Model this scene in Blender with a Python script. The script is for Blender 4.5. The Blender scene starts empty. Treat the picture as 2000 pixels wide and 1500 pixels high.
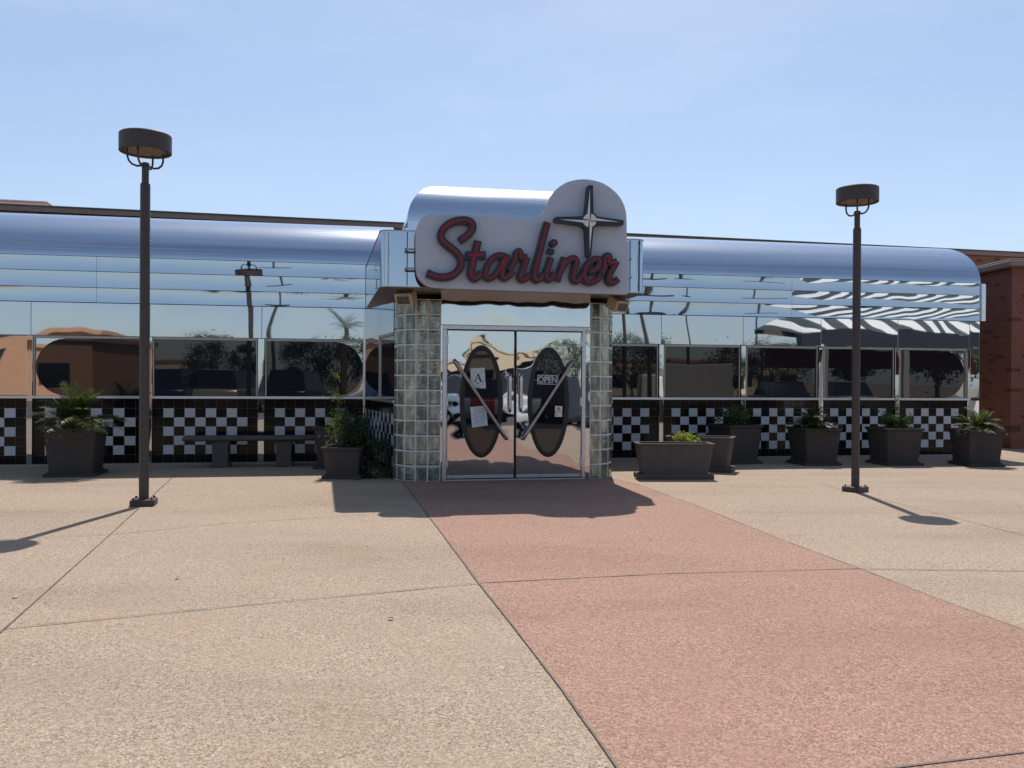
import bpy, math, random
from mathutils import Vector, Matrix
random.seed(7)
sc = bpy.context.scene
COL = sc.collection
R = math.radians
# ---------------------------------------------------------------- camera model (photo is 2000x1500)
F = 1670.0
CAM = Vector((0, 0, 1.38))
PIT = math.atan(5 / F); ROLL = 0.006
_F = Vector((0, math.cos(PIT), -math.sin(PIT))); _R0 = Vector((1, 0, 0)); _U0 = _R0.cross(_F)
CR = _R0 * math.cos(ROLL) + _U0 * math.sin(ROLL); CU = _U0 * math.cos(ROLL) - _R0 * math.sin(ROLL)
def ray(px, py): return CR * ((px - 1000) / F) + CU * ((750 - py) / F) + _F
def gnd(px, py, z=0.0):
    d = ray(px, py); t = (z - CAM.z) / d.z; return CAM + d * t
def at(px, py, Y):
    d = ray(px, py); return CAM + d * (Y / d.y)
TH = R(10.5)
ORG = Vector((0.036, 11.94, 0))
RZ = Matrix.Rotation(TH, 3, 'Z')
def loc2w(u, y, z): return ORG + RZ @ Vector((u, y, z))
def W(px, py, yl):
    """photo point on the building plane at local depth yl -> (u, z)"""
    o = RZ.inverted() @ (CAM - ORG); d = RZ.inverted() @ ray(px, py)
    t = (yl - o.y) / d.y; p = o + d * t
    return p.x, p.z
def U(px, yl, py=745): return W(px, py, yl)[0]
def mirrored(px, Y, yl=2.96):
    """ground point that the facade at local depth yl shows at photo column px, as if Y metres away"""
    p = at(px, 745, Y); q = RZ.inverted() @ (p - ORG); q.y = 2 * yl - q.y
    w = ORG + RZ @ q; return Vector((w.x, w.y, 0))

cd = bpy.data.cameras.new('camera'); cam = bpy.data.objects.new('camera', cd); COL.objects.link(cam)
cd.sensor_width = 36; cd.lens = F / 2000 * 36; cd.clip_end = 2000; cd.clip_start = .05
cam.matrix_world = Matrix((( CR.x, CU.x, -_F.x, CAM.x), (CR.y, CU.y, -_F.y, CAM.y), (CR.z, CU.z, -_F.z, CAM.z), (0, 0, 0, 1)))
sc.camera = cam
# ---------------------------------------------------------------- helpers
def empty(name, label, cat, loc=(0, 0, 0), rz=0, group=None):
    o = bpy.data.objects.new(name, None); COL.objects.link(o); o.empty_display_size = .1
    o.location = loc; o.rotation_euler = (0, 0, rz); o['label'] = label; o['category'] = cat
    if group: o['group'] = group
    return o
def tag(o, label, cat, group=None):
    o['label'] = label; o['category'] = cat
    if group: o['group'] = group
    return o
class MB:
    def __init__(s): s.v = []; s.f = []; s.m = []
    def add(s, vs, fs, mi=0):
        b = len(s.v); s.v += [tuple(v) for v in vs]; s.f += [tuple(i + b for i in f) for f in fs]; s.m += [mi] * len(fs); return s
    def box(s, a, b, mi=0, M=None):
        x0, y0, z0 = a; x1, y1, z1 = b
        vs = [(x0,y0,z0),(x1,y0,z0),(x1,y1,z0),(x0,y1,z0),(x0,y0,z1),(x1,y0,z1),(x1,y1,z1),(x0,y1,z1)]
        if M is not None: vs = [M @ Vector(v) for v in vs]
        return s.add(vs, [(0,3,2,1),(4,5,6,7),(0,1,5,4),(1,2,6,5),(2,3,7,6),(3,0,4,7)], mi)
    def obox(s, p, q, w, h, mi=0):
        """box along p->q, width w (horizontal), height h"""
        p, q = Vector(p), Vector(q); d = (q - p).normalized(); up = Vector((0, 0, 1))
        if abs(d.z) > .95: up = Vector((0, 1, 0))
        sd = d.cross(up).normalized() * w / 2; u2 = sd.cross(d).normalized() * h / 2
        vs = [p-sd-u2, p+sd-u2, p+sd+u2, p-sd+u2, q-sd-u2, q+sd-u2, q+sd+u2, q-sd+u2]
        return s.add(vs, [(0,1,2,3),(7,6,5,4),(0,4,5,1),(1,5,6,2),(2,6,7,3),(3,7,4,0)], mi)
    def tube(s, pts, r, n=10, mi=0, cap=True):
        pts = [Vector(p) for p in pts]; rr = r if isinstance(r, (list, tuple)) else [r] * len(pts)
        rings = []; prev = None
        for i, p in enumerate(pts):
            d = (pts[min(i+1, len(pts)-1)] - pts[max(i-1, 0)]).normalized()
            if prev is None:
                a = Vector((0, 0, 1)) if abs(d.z) < .9 else Vector((1, 0, 0)); x = d.cross(a).normalized()
            else: x = (prev - d * prev.dot(d)).normalized()
            prev = x; y = d.cross(x)
            rings.append([p + (x * math.cos(2*math.pi*k/n) + y * math.sin(2*math.pi*k/n)) * rr[i] for k in range(n)])
        vs = [v for rg in rings for v in rg]; fs = []
        for i in range(len(pts) - 1):
            for k in range(n):
                a = i*n+k; b = i*n+(k+1) % n; fs.append((a, b, b+n, a+n))
        if cap: fs.append(tuple(range(n))[::-1]); fs.append(tuple(range((len(pts)-1)*n, len(pts)*n)))
        return s.add(vs, fs, mi)
    def prism(s, poly, axis, a, b, mi=0):
        """poly: 2d points; extruded along axis ('y' or 'z') from a to b"""
        n = len(poly)
        if axis == 'y': vs = [(x, a, z) for x, z in poly] + [(x, b, z) for x, z in poly]
        elif axis == 'x': vs = [(a, y, z) for y, z in poly] + [(b, y, z) for y, z in poly]
        else: vs = [(x, y, a) for x, y in poly] + [(x, y, b) for x, y in poly]
        fs = [tuple(range(n)), tuple(range(2*n-1, n-1, -1))] + [(i, i+n, (i+1) % n + n, (i+1) % n) for i in range(n)]
        return s.add(vs, fs, mi)
    def lathe(s, prof, n=32, c=(0, 0, 0), mi=0):
        vs = []; fs = []; m = len(prof)
        for r, z in prof:
            for k in range(n): a = 2*math.pi*k/n; vs.append((c[0]+r*math.cos(a), c[1]+r*math.sin(a), c[2]+z))
        for i in range(m-1):
            for k in range(n): a = i*n+k; b = i*n+(k+1) % n; fs.append((a, b, b+n, a+n))
        return s.add(vs, fs, mi)
    def build(s, name, mat, parent=None, smooth=None, bevel=0, fix=True):
        me = bpy.data.meshes.new(name); me.from_pydata(s.v, [], s.f)
        mats = mat if isinstance(mat, (list, tuple)) else [mat]
        for m in mats: me.materials.append(m)
        if len(mats) > 1: me.polygons.foreach_set('material_index', s.m)
        if fix:
            import bmesh
            bm = bmesh.new(); bm.from_mesh(me); bmesh.ops.recalc_face_normals(bm, faces=bm.faces); bm.to_mesh(me); bm.free()
        if smooth is not None:
            me.shade_smooth(); me.set_sharp_from_angle(angle=R(smooth))
        me.update()
        o = bpy.data.objects.new(name, me); COL.objects.link(o)
        if parent is not None: o.parent = parent
        if bevel:
            b = o.modifiers.new('bevel', 'BEVEL'); b.width = bevel; b.segments = 2; b.limit_method = 'ANGLE'; b.angle_limit = R(40); b.harden_normals = False
        return o
def structure(o): o['kind'] = 'structure'; return o
# ---------------------------------------------------------------- materials
def mat(name, col, rough=.6, metal=0., spec=.5, **kw):
    m = bpy.data.materials.new(name); m.use_nodes = True; b = m.node_tree.nodes['Principled BSDF']
    b.inputs['Base Color'].default_value = (*col, 1); b.inputs['Roughness'].default_value = rough
    b.inputs['Metallic'].default_value = metal; b.inputs['Specular IOR Level'].default_value = spec
    for k, v in kw.items(): b.inputs[k.replace('_', ' ')].default_value = v
    return m
class NT:
    def __init__(s, m): s.m = m; s.t = m.node_tree; s.b = s.t.nodes['Principled BSDF']
    def n(s, typ, **kw):
        nd = s.t.nodes.new(typ)
        for k, v in kw.items():
            if k.startswith('i_'): nd.inputs[k[2:].replace('_', ' ')].default_value = v
            else: setattr(nd, k, v)
        return nd
    def l(s, a, b): s.t.links.new(a, b)
    def coords(s, rnd=True):
        tc = s.n('ShaderNodeTexCoord')
        if not rnd: return tc.outputs['Object']
        oi = s.n('ShaderNodeObjectInfo'); mu = s.n('ShaderNodeMath', operation='MULTIPLY'); mu.inputs[1].default_value = 57
        s.l(oi.outputs['Random'], mu.inputs[0]); ad = s.n('ShaderNodeVectorMath', operation='ADD')
        s.l(tc.outputs['Object'], ad.inputs[0]); s.l(mu.outputs[0], ad.inputs[1]); return ad.outputs[0]
    def noise(s, vec, scale, detail=3, rough=.5, out='Fac'):
        n = s.n('ShaderNodeTexNoise'); n.inputs['Scale'].default_value = scale; n.inputs['Detail'].default_value = detail
        n.inputs['Roughness'].default_value = rough; s.l(vec, n.inputs['Vector']); return n.outputs[out]
    def vor(s, vec, scale, out='Color', feat='F1'):
        n = s.n('ShaderNodeTexVoronoi', feature=feat); n.inputs['Scale'].default_value = scale; s.l(vec, n.inputs['Vector']); return n.outputs[out]
    def ramp(s, fac, stops, interp='LINEAR'):
        r = s.n('ShaderNodeValToRGB'); e = r.color_ramp.elements; r.color_ramp.interpolation = interp
        while len(e) < len(stops): e.new(.5)
        for k, (p, c) in enumerate(stops): e[k].position = p; e[k].color = (*c, 1) if len(c) == 3 else c
        s.l(fac, r.inputs[0]); return r.outputs[0]
    def mix(s, fac, a, b, mode='MIX'):
        m = s.n('ShaderNodeMix', data_type='RGBA', blend_type=mode)
        for so, v in ((m.inputs[0], fac), (m.inputs[6], a), (m.inputs[7], b)):
            if hasattr(v, 'is_linked'): s.l(v, so)
            elif isinstance(v, (int, float)): so.default_value = v
            else: so.default_value = (*v, 1)
        return m.outputs[2]
    def bump(s, h, dist, strength=1., normal=None):
        b = s.n('ShaderNodeBump'); b.inputs['Distance'].default_value = dist; b.inputs['Strength'].default_value = strength
        s.l(h, b.inputs['Height'])
        if normal is not None: s.l(normal, b.inputs['Normal'])
        return b.outputs[0]
    def scale(s, vec, v):
        m = s.n('ShaderNodeMapping'); m.inputs['Scale'].default_value = v; s.l(vec, m.inputs[0]); return m.outputs[0]
    def base(s, o): s.l(o, s.b.inputs['Base Color'])
    def nrm(s, o): s.l(o, s.b.inputs['Normal'])
    def rgh(s, o): s.l(o, s.b.inputs['Roughness'])
def speckle(name, c1, c2, rough=.7, sc1=6, sc2=60, bump=.002, metal=0., spec=.4, ov=.25):
    m = mat(name, c1, rough, metal, spec); t = NT(m); v = t.coords()
    a = t.noise(v, sc1, 4, .6); b = t.noise(v, sc2, 2)
    c = t.mix(a, c1, c2); t.base(t.mix(ov, c, t.ramp(b, [(.3, (0, 0, 0)), (.7, (1, 1, 1))]), 'OVERLAY'))
    if bump: t.nrm(t.bump(b, bump))
    return m
def mirror(name, amp=.0035, scale=1.1, n2w=.05, n2s=3.2, col=(.74, .76, .78), rough=.012, stretch=(1, 1, 1)):
    m = mat(name, col, rough, 1.0); t = NT(m); v = t.scale(t.coords(), stretch)
    n1 = t.noise(v, scale, 0, .4); n2 = t.noise(v, scale * n2s, 0, .4)
    mm = t.n('ShaderNodeMath', operation='MULTIPLY_ADD'); t.l(n2, mm.inputs[0]); mm.inputs[1].default_value = n2w; t.l(n1, mm.inputs[2])
    t.nrm(t.bump(mm.outputs[0], amp))
    d = t.noise(v, 9, 5, .7); t.rgh(t.ramp(d, [(.3, (rough,)*3), (.8, (rough * 2.5,)*3)]))
    return m
M = {}
M['steel'] = mirror('polished_steel', .022, .75, .05, 3.2, (.48, .505, .54))
M['steel_door'] = mirror('polished_door_steel', .012, 1.7, .13, 3.6, (.56, .57, .59), .012)
M['steel_band'] = mirror('polished_band_steel', .012, 1.0, .05, 3.2, (.43, .47, .53), .012)
M['trim'] = mirror('steel_trim', .001, 3, .05, 3.2, (.62, .63, .66), .12)
def roofsteel(name, lo):
    m = mat(name, (.50, .55, .62), .16, 1.0, .5, Coat_Weight=.3, Coat_Roughness=.09); t = NT(m); v = t.coords(False)
    a = t.noise(t.scale(v, (1.2, 60, 60)), 1, 3); t.rgh(t.ramp(a, [(.3, (lo,)*3), (.75, (lo + .06,)*3)]))
    n = t.noise(t.scale(v, (.5, 1.2, 1.2)), 1.2, 2); t.nrm(t.bump(n, .004)); return m
M['roof'] = roofsteel('brushed_roof_steel', .15); M['barrel'] = roofsteel('satin_roof_steel', .22)
M['alu'] = speckle('bronze_aluminium', (.30, .27, .25), (.38, .35, .33), .35, 8, 80, 0, .8)
M['alu_light'] = speckle('silver_aluminium', (.5, .52, .55), (.6, .62, .65), .3, 8, 80, 0, .9)
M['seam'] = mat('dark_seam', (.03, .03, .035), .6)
M['rubber'] = speckle('black_rubber', (.012, .012, .013), (.02, .02, .02), .45, 10, 90, .0005)
def glass():
    m = mat('tinted_glass', (.009, .011, .017), .015, 0, .5, IOR=1.65); t = NT(m); v = t.coords()
    t.nrm(t.bump(t.noise(v, .9, 1), .0018)); return m
M['glass'] = glass()
M['black_tile'] = None
def tiles():
    m = mat('ceramic_tile', (.5, .5, .5), .1, 0, .2); t = NT(m)
    at_ = t.n('ShaderNodeAttribute', attribute_name='tint'); v = t.coords()
    c = t.mix(t.noise(v, 14, 3), at_.outputs['Color'], (.5, .45, .4), 'MULTIPLY')
    t.base(t.mix(.35, at_.outputs['Color'], c)); t.nrm(t.bump(t.noise(v, 5, 2), .0006)); return m
M['tile'] = tiles()
M['grout'] = speckle('grout', (.24, .24, .24), (.17, .165, .16), .9, 10, 100)
def glassblock():
    m = mat('glass_block', (.16, .19, .18), .08, 0, .7); t = NT(m); v = t.coords(False)
    n = t.noise(t.scale(v, (1, 1, .35)), 13, 2, .5); g = t.n('ShaderNodeNewGeometry')
    c = t.ramp(n, [(.3, (.10, .11, .10)), (.5, (.20, .22, .20)), (.66, (.35, .375, .34)), (.85, (.5, .52, .47))])  # streaky pale tones painted in place of light passing through the glass
    hs = t.ramp(g.outputs['Random Per Island'], [(0, (.55, .6, .62)), (.5, (.9, .95, .9)), (1, (1.25, 1.25, 1.15))])
    t.base(t.mix(1., c, hs, 'MULTIPLY')); t.nrm(t.bump(t.noise(v, 22, 1), .006)); t.b.inputs['Metallic'].default_value = .3; t.b.inputs['Coat Weight'].default_value = .6; return m
M['block'] = glassblock()
M['mortar'] = speckle('mortar', (.72, .71, .64), (.6, .59, .53), .85)
M['sign_white'] = speckle('sign_enamel', (.43, .46, .54), (.455, .485, .56), .4, 2, 20, 0, 0, .4, .04)
M['sign_edge'] = speckle('sign_return_bronze', (.22, .15, .11), (.3, .22, .17), .4, 5, 40, 0, .3)
M['letter_dark'] = speckle('letter_navy', (.012, .014, .025), (.02, .022, .035), .35, 8, 50, 0)
M['letter_red'] = speckle('letter_red', (.19, .011, .018), (.15, .009, .018), .4, 8, 50, 0)
M['star_silver'] = speckle('star_silver', (.62, .6, .6), (.7, .68, .66), .35, 6, 40, 0)
M['pole'] = speckle('lamp_dark_bronze', (.045, .036, .034), (.075, .055, .05), .55, 5, 60, .0008)
M['lens'] = speckle('lamp_lens', (.2, .16, .12), (.27, .22, .16), .5, 5, 20, 0)
M['pot'] = speckle('grey_brown_pot', (.044, .039, .038), (.075, .064, .058), .85, 4, 130, .0025, 0, .2)
M['tub'] = speckle('grey_tub', (.075, .066, .062), (.11, .096, .088), .8, 4, 130, .002, 0, .25)
M['soil'] = speckle('soil', (.09, .06, .04), (.14, .1, .07), .95, 12, 60, .01)
M['bench'] = speckle('bench_stone', (.06, .052, .05), (.09, .075, .068), .7, 4, 120, .002)
M['flood'] = speckle('beige_paint', (.42, .34, .26), (.5, .42, .33), .5, 5, 40, 0)
M['paper'] = speckle('paper', (.55, .58, .62), (.62, .65, .68), .8, 4, 30, 0)
M['ink'] = mat('ink', (.03, .03, .035), .7)
M['grey_ink'] = mat('grey_ink', (.28, .3, .33), .7)
M['sign_red'] = mat('sticker_red', (.6, .04, .04), .6)
M['sign_green'] = mat('sticker_green', (.02, .2, .06), .6)
M['sticker'] = mat('sticker_cream', (.75, .68, .6), .6)
def foliage(name, cols, trans=.25):
    m = mat(name, cols[0], .45, 0, .4); t = NT(m); g = t.n('ShaderNodeNewGeometry')
    c = t.ramp(g.outputs['Random Per Island'], [(i / max(1, len(cols) - 1), c) for i, c in enumerate(cols)])
    t.base(c)
    tr = t.n('ShaderNodeBsdfTranslucent'); t.l(t.mix(1., c, (1.6, 1.9, .7), 'MULTIPLY'), tr.inputs[0])
    mx = t.n('ShaderNodeMixShader'); mx.inputs[0].default_value = trans
    t.l(t.b.outputs[0], mx.inputs[1]); t.l(tr.outputs[0], mx.inputs[2]); t.l(mx.outputs[0], t.t.nodes['Material Output'].inputs[0]); return m
M['palm'] = foliage('palm_green', [(.022, .05, .014), (.045, .085, .022), (.08, .11, .03), (.16, .12, .05)])
M['shrub'] = foliage('shrub_green', [(.025, .06, .02), (.05, .09, .025), (.09, .12, .03)])
M['conifer'] = foliage('conifer_green', [(.012, .035, .014), (.025, .05, .018), (.035, .06, .02)], .12)
M['lime'] = foliage('lime_green', [(.13, .2, .03), (.25, .3, .05), (.35, .33, .08), (.3, .14, .06)], .35)
M['olive'] = foliage('olive_green', [(.06, .09, .025), (.11, .14, .035), (.17, .17, .05)], .25)
M['treeleaf'] = foliage('tree_green', [(.02, .045, .015), (.04, .07, .02), (.06, .09, .03)], .15)
M['bark'] = speckle('bark', (.11, .08, .055), (.17, .13, .09), .9, 10, 50, .006)
M['stem'] = speckle('stem', (.09, .06, .035), (.14, .1, .06), .9, 10, 50, .002)
def brick(name, c1, c2, c3, mortar, scale=1.0):
    m = mat(name, c1, .85, 0, .3); t = NT(m); tc = t.n('ShaderNodeTexCoord')
    g = t.n('ShaderNodeNewGeometry'); sx = t.n('ShaderNodeSeparateXYZ'); t.l(tc.outputs['Object'], sx.inputs[0])
    ad = t.n('ShaderNodeMath', operation='ADD'); t.l(sx.outputs[0], ad.inputs[0]); t.l(sx.outputs[1], ad.inputs[1])
    cb = t.n('ShaderNodeCombineXYZ'); t.l(ad.outputs[0], cb.inputs[0]); t.l(sx.outputs[2], cb.inputs[1])
    b = t.n('ShaderNodeTexBrick'); t.l(cb.outputs[0], b.inputs['Vector']); b.inputs['Scale'].default_value = 1
    b.inputs['Brick Width'].default_value = .215; b.inputs['Row Height'].default_value = .072; b.inputs['Mortar Size'].default_value = .0055
    b.inputs['Color1'].default_value = (*c1, 1); b.inputs['Color2'].default_value = (*c2, 1); b.inputs['Mortar'].default_value = (*mortar, 1)
    b.inputs['Bias'].default_value = -.25
    # a few dark clinker bricks
    mp = t.scale(cb.outputs[0], (1/.215, 1/.072, 1)); w = t.n('ShaderNodeTexWhiteNoise', noise_dimensions='2D')
    fl = t.n('ShaderNodeVectorMath', operation='FLOOR'); t.l(mp, fl.inputs[0]); t.l(fl.outputs[0], w.inputs['Vector'])
    k = t.ramp(w.outputs['Value'], [(0, (1, 1, 1)), (.08, (0, 0, 0))], 'CONSTANT')
    n = t.noise(cb.outputs[0], 3, 4); c = t.mix(.35, b.outputs['Color'], t.ramp(n, [(.3, c2), (.7, c3)]))
    ff = t.n('ShaderNodeMath', operation='MULTIPLY'); t.l(k, ff.inputs[0]); ff.inputs[1].default_value = .6
    t.base(t.mix(ff.outputs[0], c, (.045, .022, .02))); t.nrm(t.bump(b.outputs['Fac'], -.006)); return m
M['brick'] = brick('red_brick', (.235, .088, .06), (.175, .06, .045), (.27, .11, .078), (.3, .2, .16))
M['brick2'] = brick('orange_brick', (.34, .14, .085), (.28, .10, .065), (.38, .17, .1), (.4, .28, .2))
M['cap'] = speckle('stone_cap', (.2, .16, .14), (.28, .23, .2), .8, 3, 60)
M['flash'] = speckle('parapet_flashing', (.30, .20, .155), (.36, .25, .2), .6, 2, 40)
# ground
def concrete(name, base, alt, dark, light, pebd=.5):
    m = mat(name, base, .9, 0, .25); t = NT(m); v = t.coords(False)
    peb = t.vor(v, 150, 'Color'); sep = t.n('ShaderNodeSeparateColor'); t.l(peb, sep.inputs[0])
    pc = t.ramp(sep.outputs[0], [(0, dark), (.16, tuple(x * .62 for x in base)), (.42, base), (.72, tuple(min(1, x * 1.22) for x in alt)), (1, light)])
    dist = t.vor(v, 150, 'Distance'); big = t.noise(v, .33, 5, .6); mid = t.noise(v, 1.9, 5, .65)
    fine = t.noise(v, 34, 3, .6)
    ground = t.mix(t.ramp(big, [(.35, (0, 0, 0)), (.65, (1, 1, 1))]), base, alt)
    worn = t.ramp(mid, [(.35, (.4,)*3), (.7, (.95,)*3)])
    c = t.mix(worn, ground, pc)
    c = t.mix(.35, c, t.ramp(fine, [(.25, (.25,)*3), (.75, (.78,)*3)]), 'OVERLAY')
    st = t.ramp(t.noise(t.scale(v, (.5, 1.5, 1)), .55, 6, .6), [(.30, (.84, .82, .80)), (.5, (1, 1, 1)), (.75, (1.07, 1.06, 1.04))])
    c = t.mix(1., c, st, 'MULTIPLY')
    vd = t.vor(v, 1.3, 'Distance'); c = t.mix(t.ramp(vd, [(.014, (.6,)*3), (.026, (0,)*3)]), c, (.07, .06, .055))
    t.base(c)
    h = t.mix(.4, dist, fine); t.nrm(t.bump(h, .0009)); return m
M['conc'] = concrete('exposed_aggregate', (.30, .212, .152), (.295, .228, .172), (.075, .058, .045), (.47, .39, .30))
M['red'] = concrete('red_aggregate', (.285, .158, .115), (.275, .168, .126), (.09, .055, .045), (.44, .32, .25))
M['joint'] = speckle('joint_dark', (.12, .09, .075), (.2, .16, .13), .95, 9, 60)  # dark brown of the paving joints themselves
M['kerb'] = speckle('kerb_concrete', (.3, .27, .23), (.24, .21, .18), .9, 3, 80)
M['asphalt'] = speckle('asphalt', (.05, .05, .052), (.08, .078, .075), .9, 1, 90, .003)
M['earth'] = speckle('dry_ground', (.3, .24, .18), (.22, .18, .13), .95, .2, 4, .01)
# ---------------------------------------------------------------- world and sun
SUN_AZ, SUN_EL = 4.3, 59.0
w = bpy.data.worlds.new('World'); sc.world = w; w.use_nodes = True; nt = w.node_tree; bg = nt.nodes['Background']
sky = nt.nodes.new('ShaderNodeTexSky'); sky.sky_type = 'NISHITA'; sky.sun_disc = False
sky.sun_elevation = R(SUN_EL); sky.sun_rotation = R(SUN_AZ); sky.altitude = 300; sky.air_density = 1.0; sky.dust_density = 1.0; sky.ozone_density = 2.5
tc = nt.nodes.new('ShaderNodeTexCoord'); mp = nt.nodes.new('ShaderNodeMapping'); mp.inputs['Scale'].default_value = (1.2, 1.2, 5); mp.inputs['Rotation'].default_value = (R(8), R(-12), 0)
nz = nt.nodes.new('ShaderNodeTexNoise'); nz.inputs['Scale'].default_value = 1.6; nz.inputs['Detail'].default_value = 7; nz.inputs['Roughness'].default_value = .55
rp = nt.nodes.new('ShaderNodeValToRGB'); rp.color_ramp.elements[0].position = .47; rp.color_ramp.elements[0].color = (0, 0, 0, 1); rp.color_ramp.elements[1].position = .85; rp.color_ramp.elements[1].color = (.35, .35, .35, 1)
mxw = nt.nodes.new('ShaderNodeMix'); mxw.data_type = 'RGBA'; mxw.inputs[7].default_value = (3.4, 3.9, 4.4, 1)
L = nt.links.new
L(tc.outputs['Generated'], mp.inputs[0]); L(mp.outputs[0], nz.inputs['Vector']); L(nz.outputs['Fac'], rp.inputs[0]); L(rp.outputs[0], mxw.inputs[0])
wb = nt.nodes.new('ShaderNodeMix'); wb.data_type = 'RGBA'; wb.blend_type = 'MULTIPLY'; wb.inputs[0].default_value = 1; wb.inputs[7].default_value = (.95, 1.0, 1.07, 1); gm = nt.nodes.new('ShaderNodeGamma'); gm.inputs[1].default_value = .7; L(sky.outputs[0], gm.inputs[0]); L(gm.outputs[0], wb.inputs[6]); L(wb.outputs[2], mxw.inputs[6]); L(mxw.outputs[2], bg.inputs[0]); bg.inputs[1].default_value = .148
sl = bpy.data.lights.new('sun', 'SUN'); sl.energy = 3.6; sl.angle = R(.53); sl.color = (1, .955, .88)
so = bpy.data.objects.new('sun', sl); COL.objects.link(so)
sdir = Vector((math.sin(R(SUN_AZ)) * math.cos(R(SUN_EL)), math.cos(R(SUN_AZ)) * math.cos(R(SUN_EL)), math.sin(R(SUN_EL))))
so.rotation_euler = sdir.to_track_quat('Z', 'Y').to_euler(); so.location = (0, 0, 30)
sc.view_settings.view_transform = 'Standard'; sc.view_settings.look = 'None'; sc.view_settings.exposure = .6
sc.cycles.use_denoising = True; sc.cycles.caustics_reflective = False; sc.cycles.caustics_refractive = False
sc.cycles.max_bounces = 10; sc.cycles.glossy_bounces = 6; sc.cycles.sample_clamp_indirect = 6
# ---------------------------------------------------------------- ground
def sheet(name, pts, z, m, kind='structure'):
    mb = MB(); mb.add([(p[0], p[1], z) for p in pts], [tuple(range(len(pts)))]); o = mb.build(name, m, fix=False)
    if o.data.polygons[0].normal.z < 0: o.data.flip_normals()
    o['kind'] = kind; return o
g0 = sheet('ground', [(-600, -600), (600, -600), (600, 600), (-600, 600)], -.03, M['earth'])
sheet('parking_lot', [(-60, -40), (70, -40), (70, 1.0), (-60, -.5)], -.02, M['asphalt'])
pv = sheet('pavement', [(-30, -1.2), (30, -1.2 + 3), (34, 40), (-30, 40)], 0, M['conc'])
kb = MB(); kb.obox((-30, -1.28, -.05), (30, 1.72, -.05), .15, .095); structure(kb.build('pavement_kerb', M['cap']))
LE = [(787,942),(827,995),(900,1092),(935,1140),(975,1190),(1000,1222),(1100,1352),(1205,1500)]
RE = [(1240,945),(1360,988),(1540,1060),(1675,1110),(1830,1170),(1995,1230)]
le = [gnd(*p) for p in LE]; re_ = [gnd(*p) for p in RE]
le = [le[0] + (le[0]-le[2]).normalized()*1.0] + le + [le[-1] + (le[-1]-le[0]).normalized()*4.0]
re_ = [re_[0] + Vector((-.5, 1.2, 0))] + re_ + [re_[-1] + (re_[-1]-re_[-3]).normalized()*6.0]
red = sheet('red_path', [(p.x, p.y) for p in le] + [(p.x, p.y) for p in re_[::-1]], .004, M['red'])
def strip(mb, pts, wd, z):
    for a, b in zip(pts, pts[1:]):
        d = (b - a); d.z = 0; d.normalize(); s = Vector((-d.y, d.x, 0)) * wd / 2
        n = max(1, int((b-a).length / .25)); prev = None
        for i in range(n + 1):
            p = a.lerp(b, i / n); k = s * random.uniform(.55, 1.2); cur = (Vector((p.x, p.y, z)) - k, Vector((p.x, p.y, z)) + k)
            if prev: mb.add([prev[0], prev[1], cur[1], cur[0]], [(0, 1, 2, 3)])
            prev = cur
J = [[(-300,1256),(0,1230),(470,1184),(940,1140),(1300,1122),(1680,1112),(2300,1120)],
     [(-300,1066),(215,1045),(450,1022),(740,1005),(826,998)],
     [(345,925),(215,1045),(-90,1318)],
     [(1600,945),(1720,975),(1995,1045),(2300,1125)],
     [(1700,1508),(2000,1472),(2400,1424)],
     [(1430,1000),(1760,1003),(2100,1002)]]
jb = MB()
for k, pl in enumerate(J): strip(jb, [gnd(*p) for p in pl], .013 if k in (0, 4) else .009, .0075)
strip(jb, le, .011, .0078); strip(jb, re_, .010, .0079)
structure(jb.build('pavement_joints', M['joint'], fix=False))
# ---------------------------------------------------------------- the diner
diner = empty('diner_building', 'chrome panelled retro diner with rounded steel roof, dark strip windows and chequered tile base', 'building', ORG, TH)
YW = 2.96
Z = dict(sill0=1.065, sill1=1.11, gt=2.025, head=2.068, b0=2.60, b1=2.84, b2=3.10, b3=3.34)
UL, UR = -13.5, U(1913, YW)
UCL = -2.02; UVR = 1.55
def part(name, mb, m, smooth=None, bevel=0, parent=None): return mb.build(name, m, parent or diner, smooth, bevel)
def panel(name, u0, u1, z0, z1, y, m, th=.03, gap=.004, bevel=.003):
    return part(name, MB().box((u0 + gap, y, z0 + gap), (u1 - gap, y + th, z1 - gap)), m, None, bevel)
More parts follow.
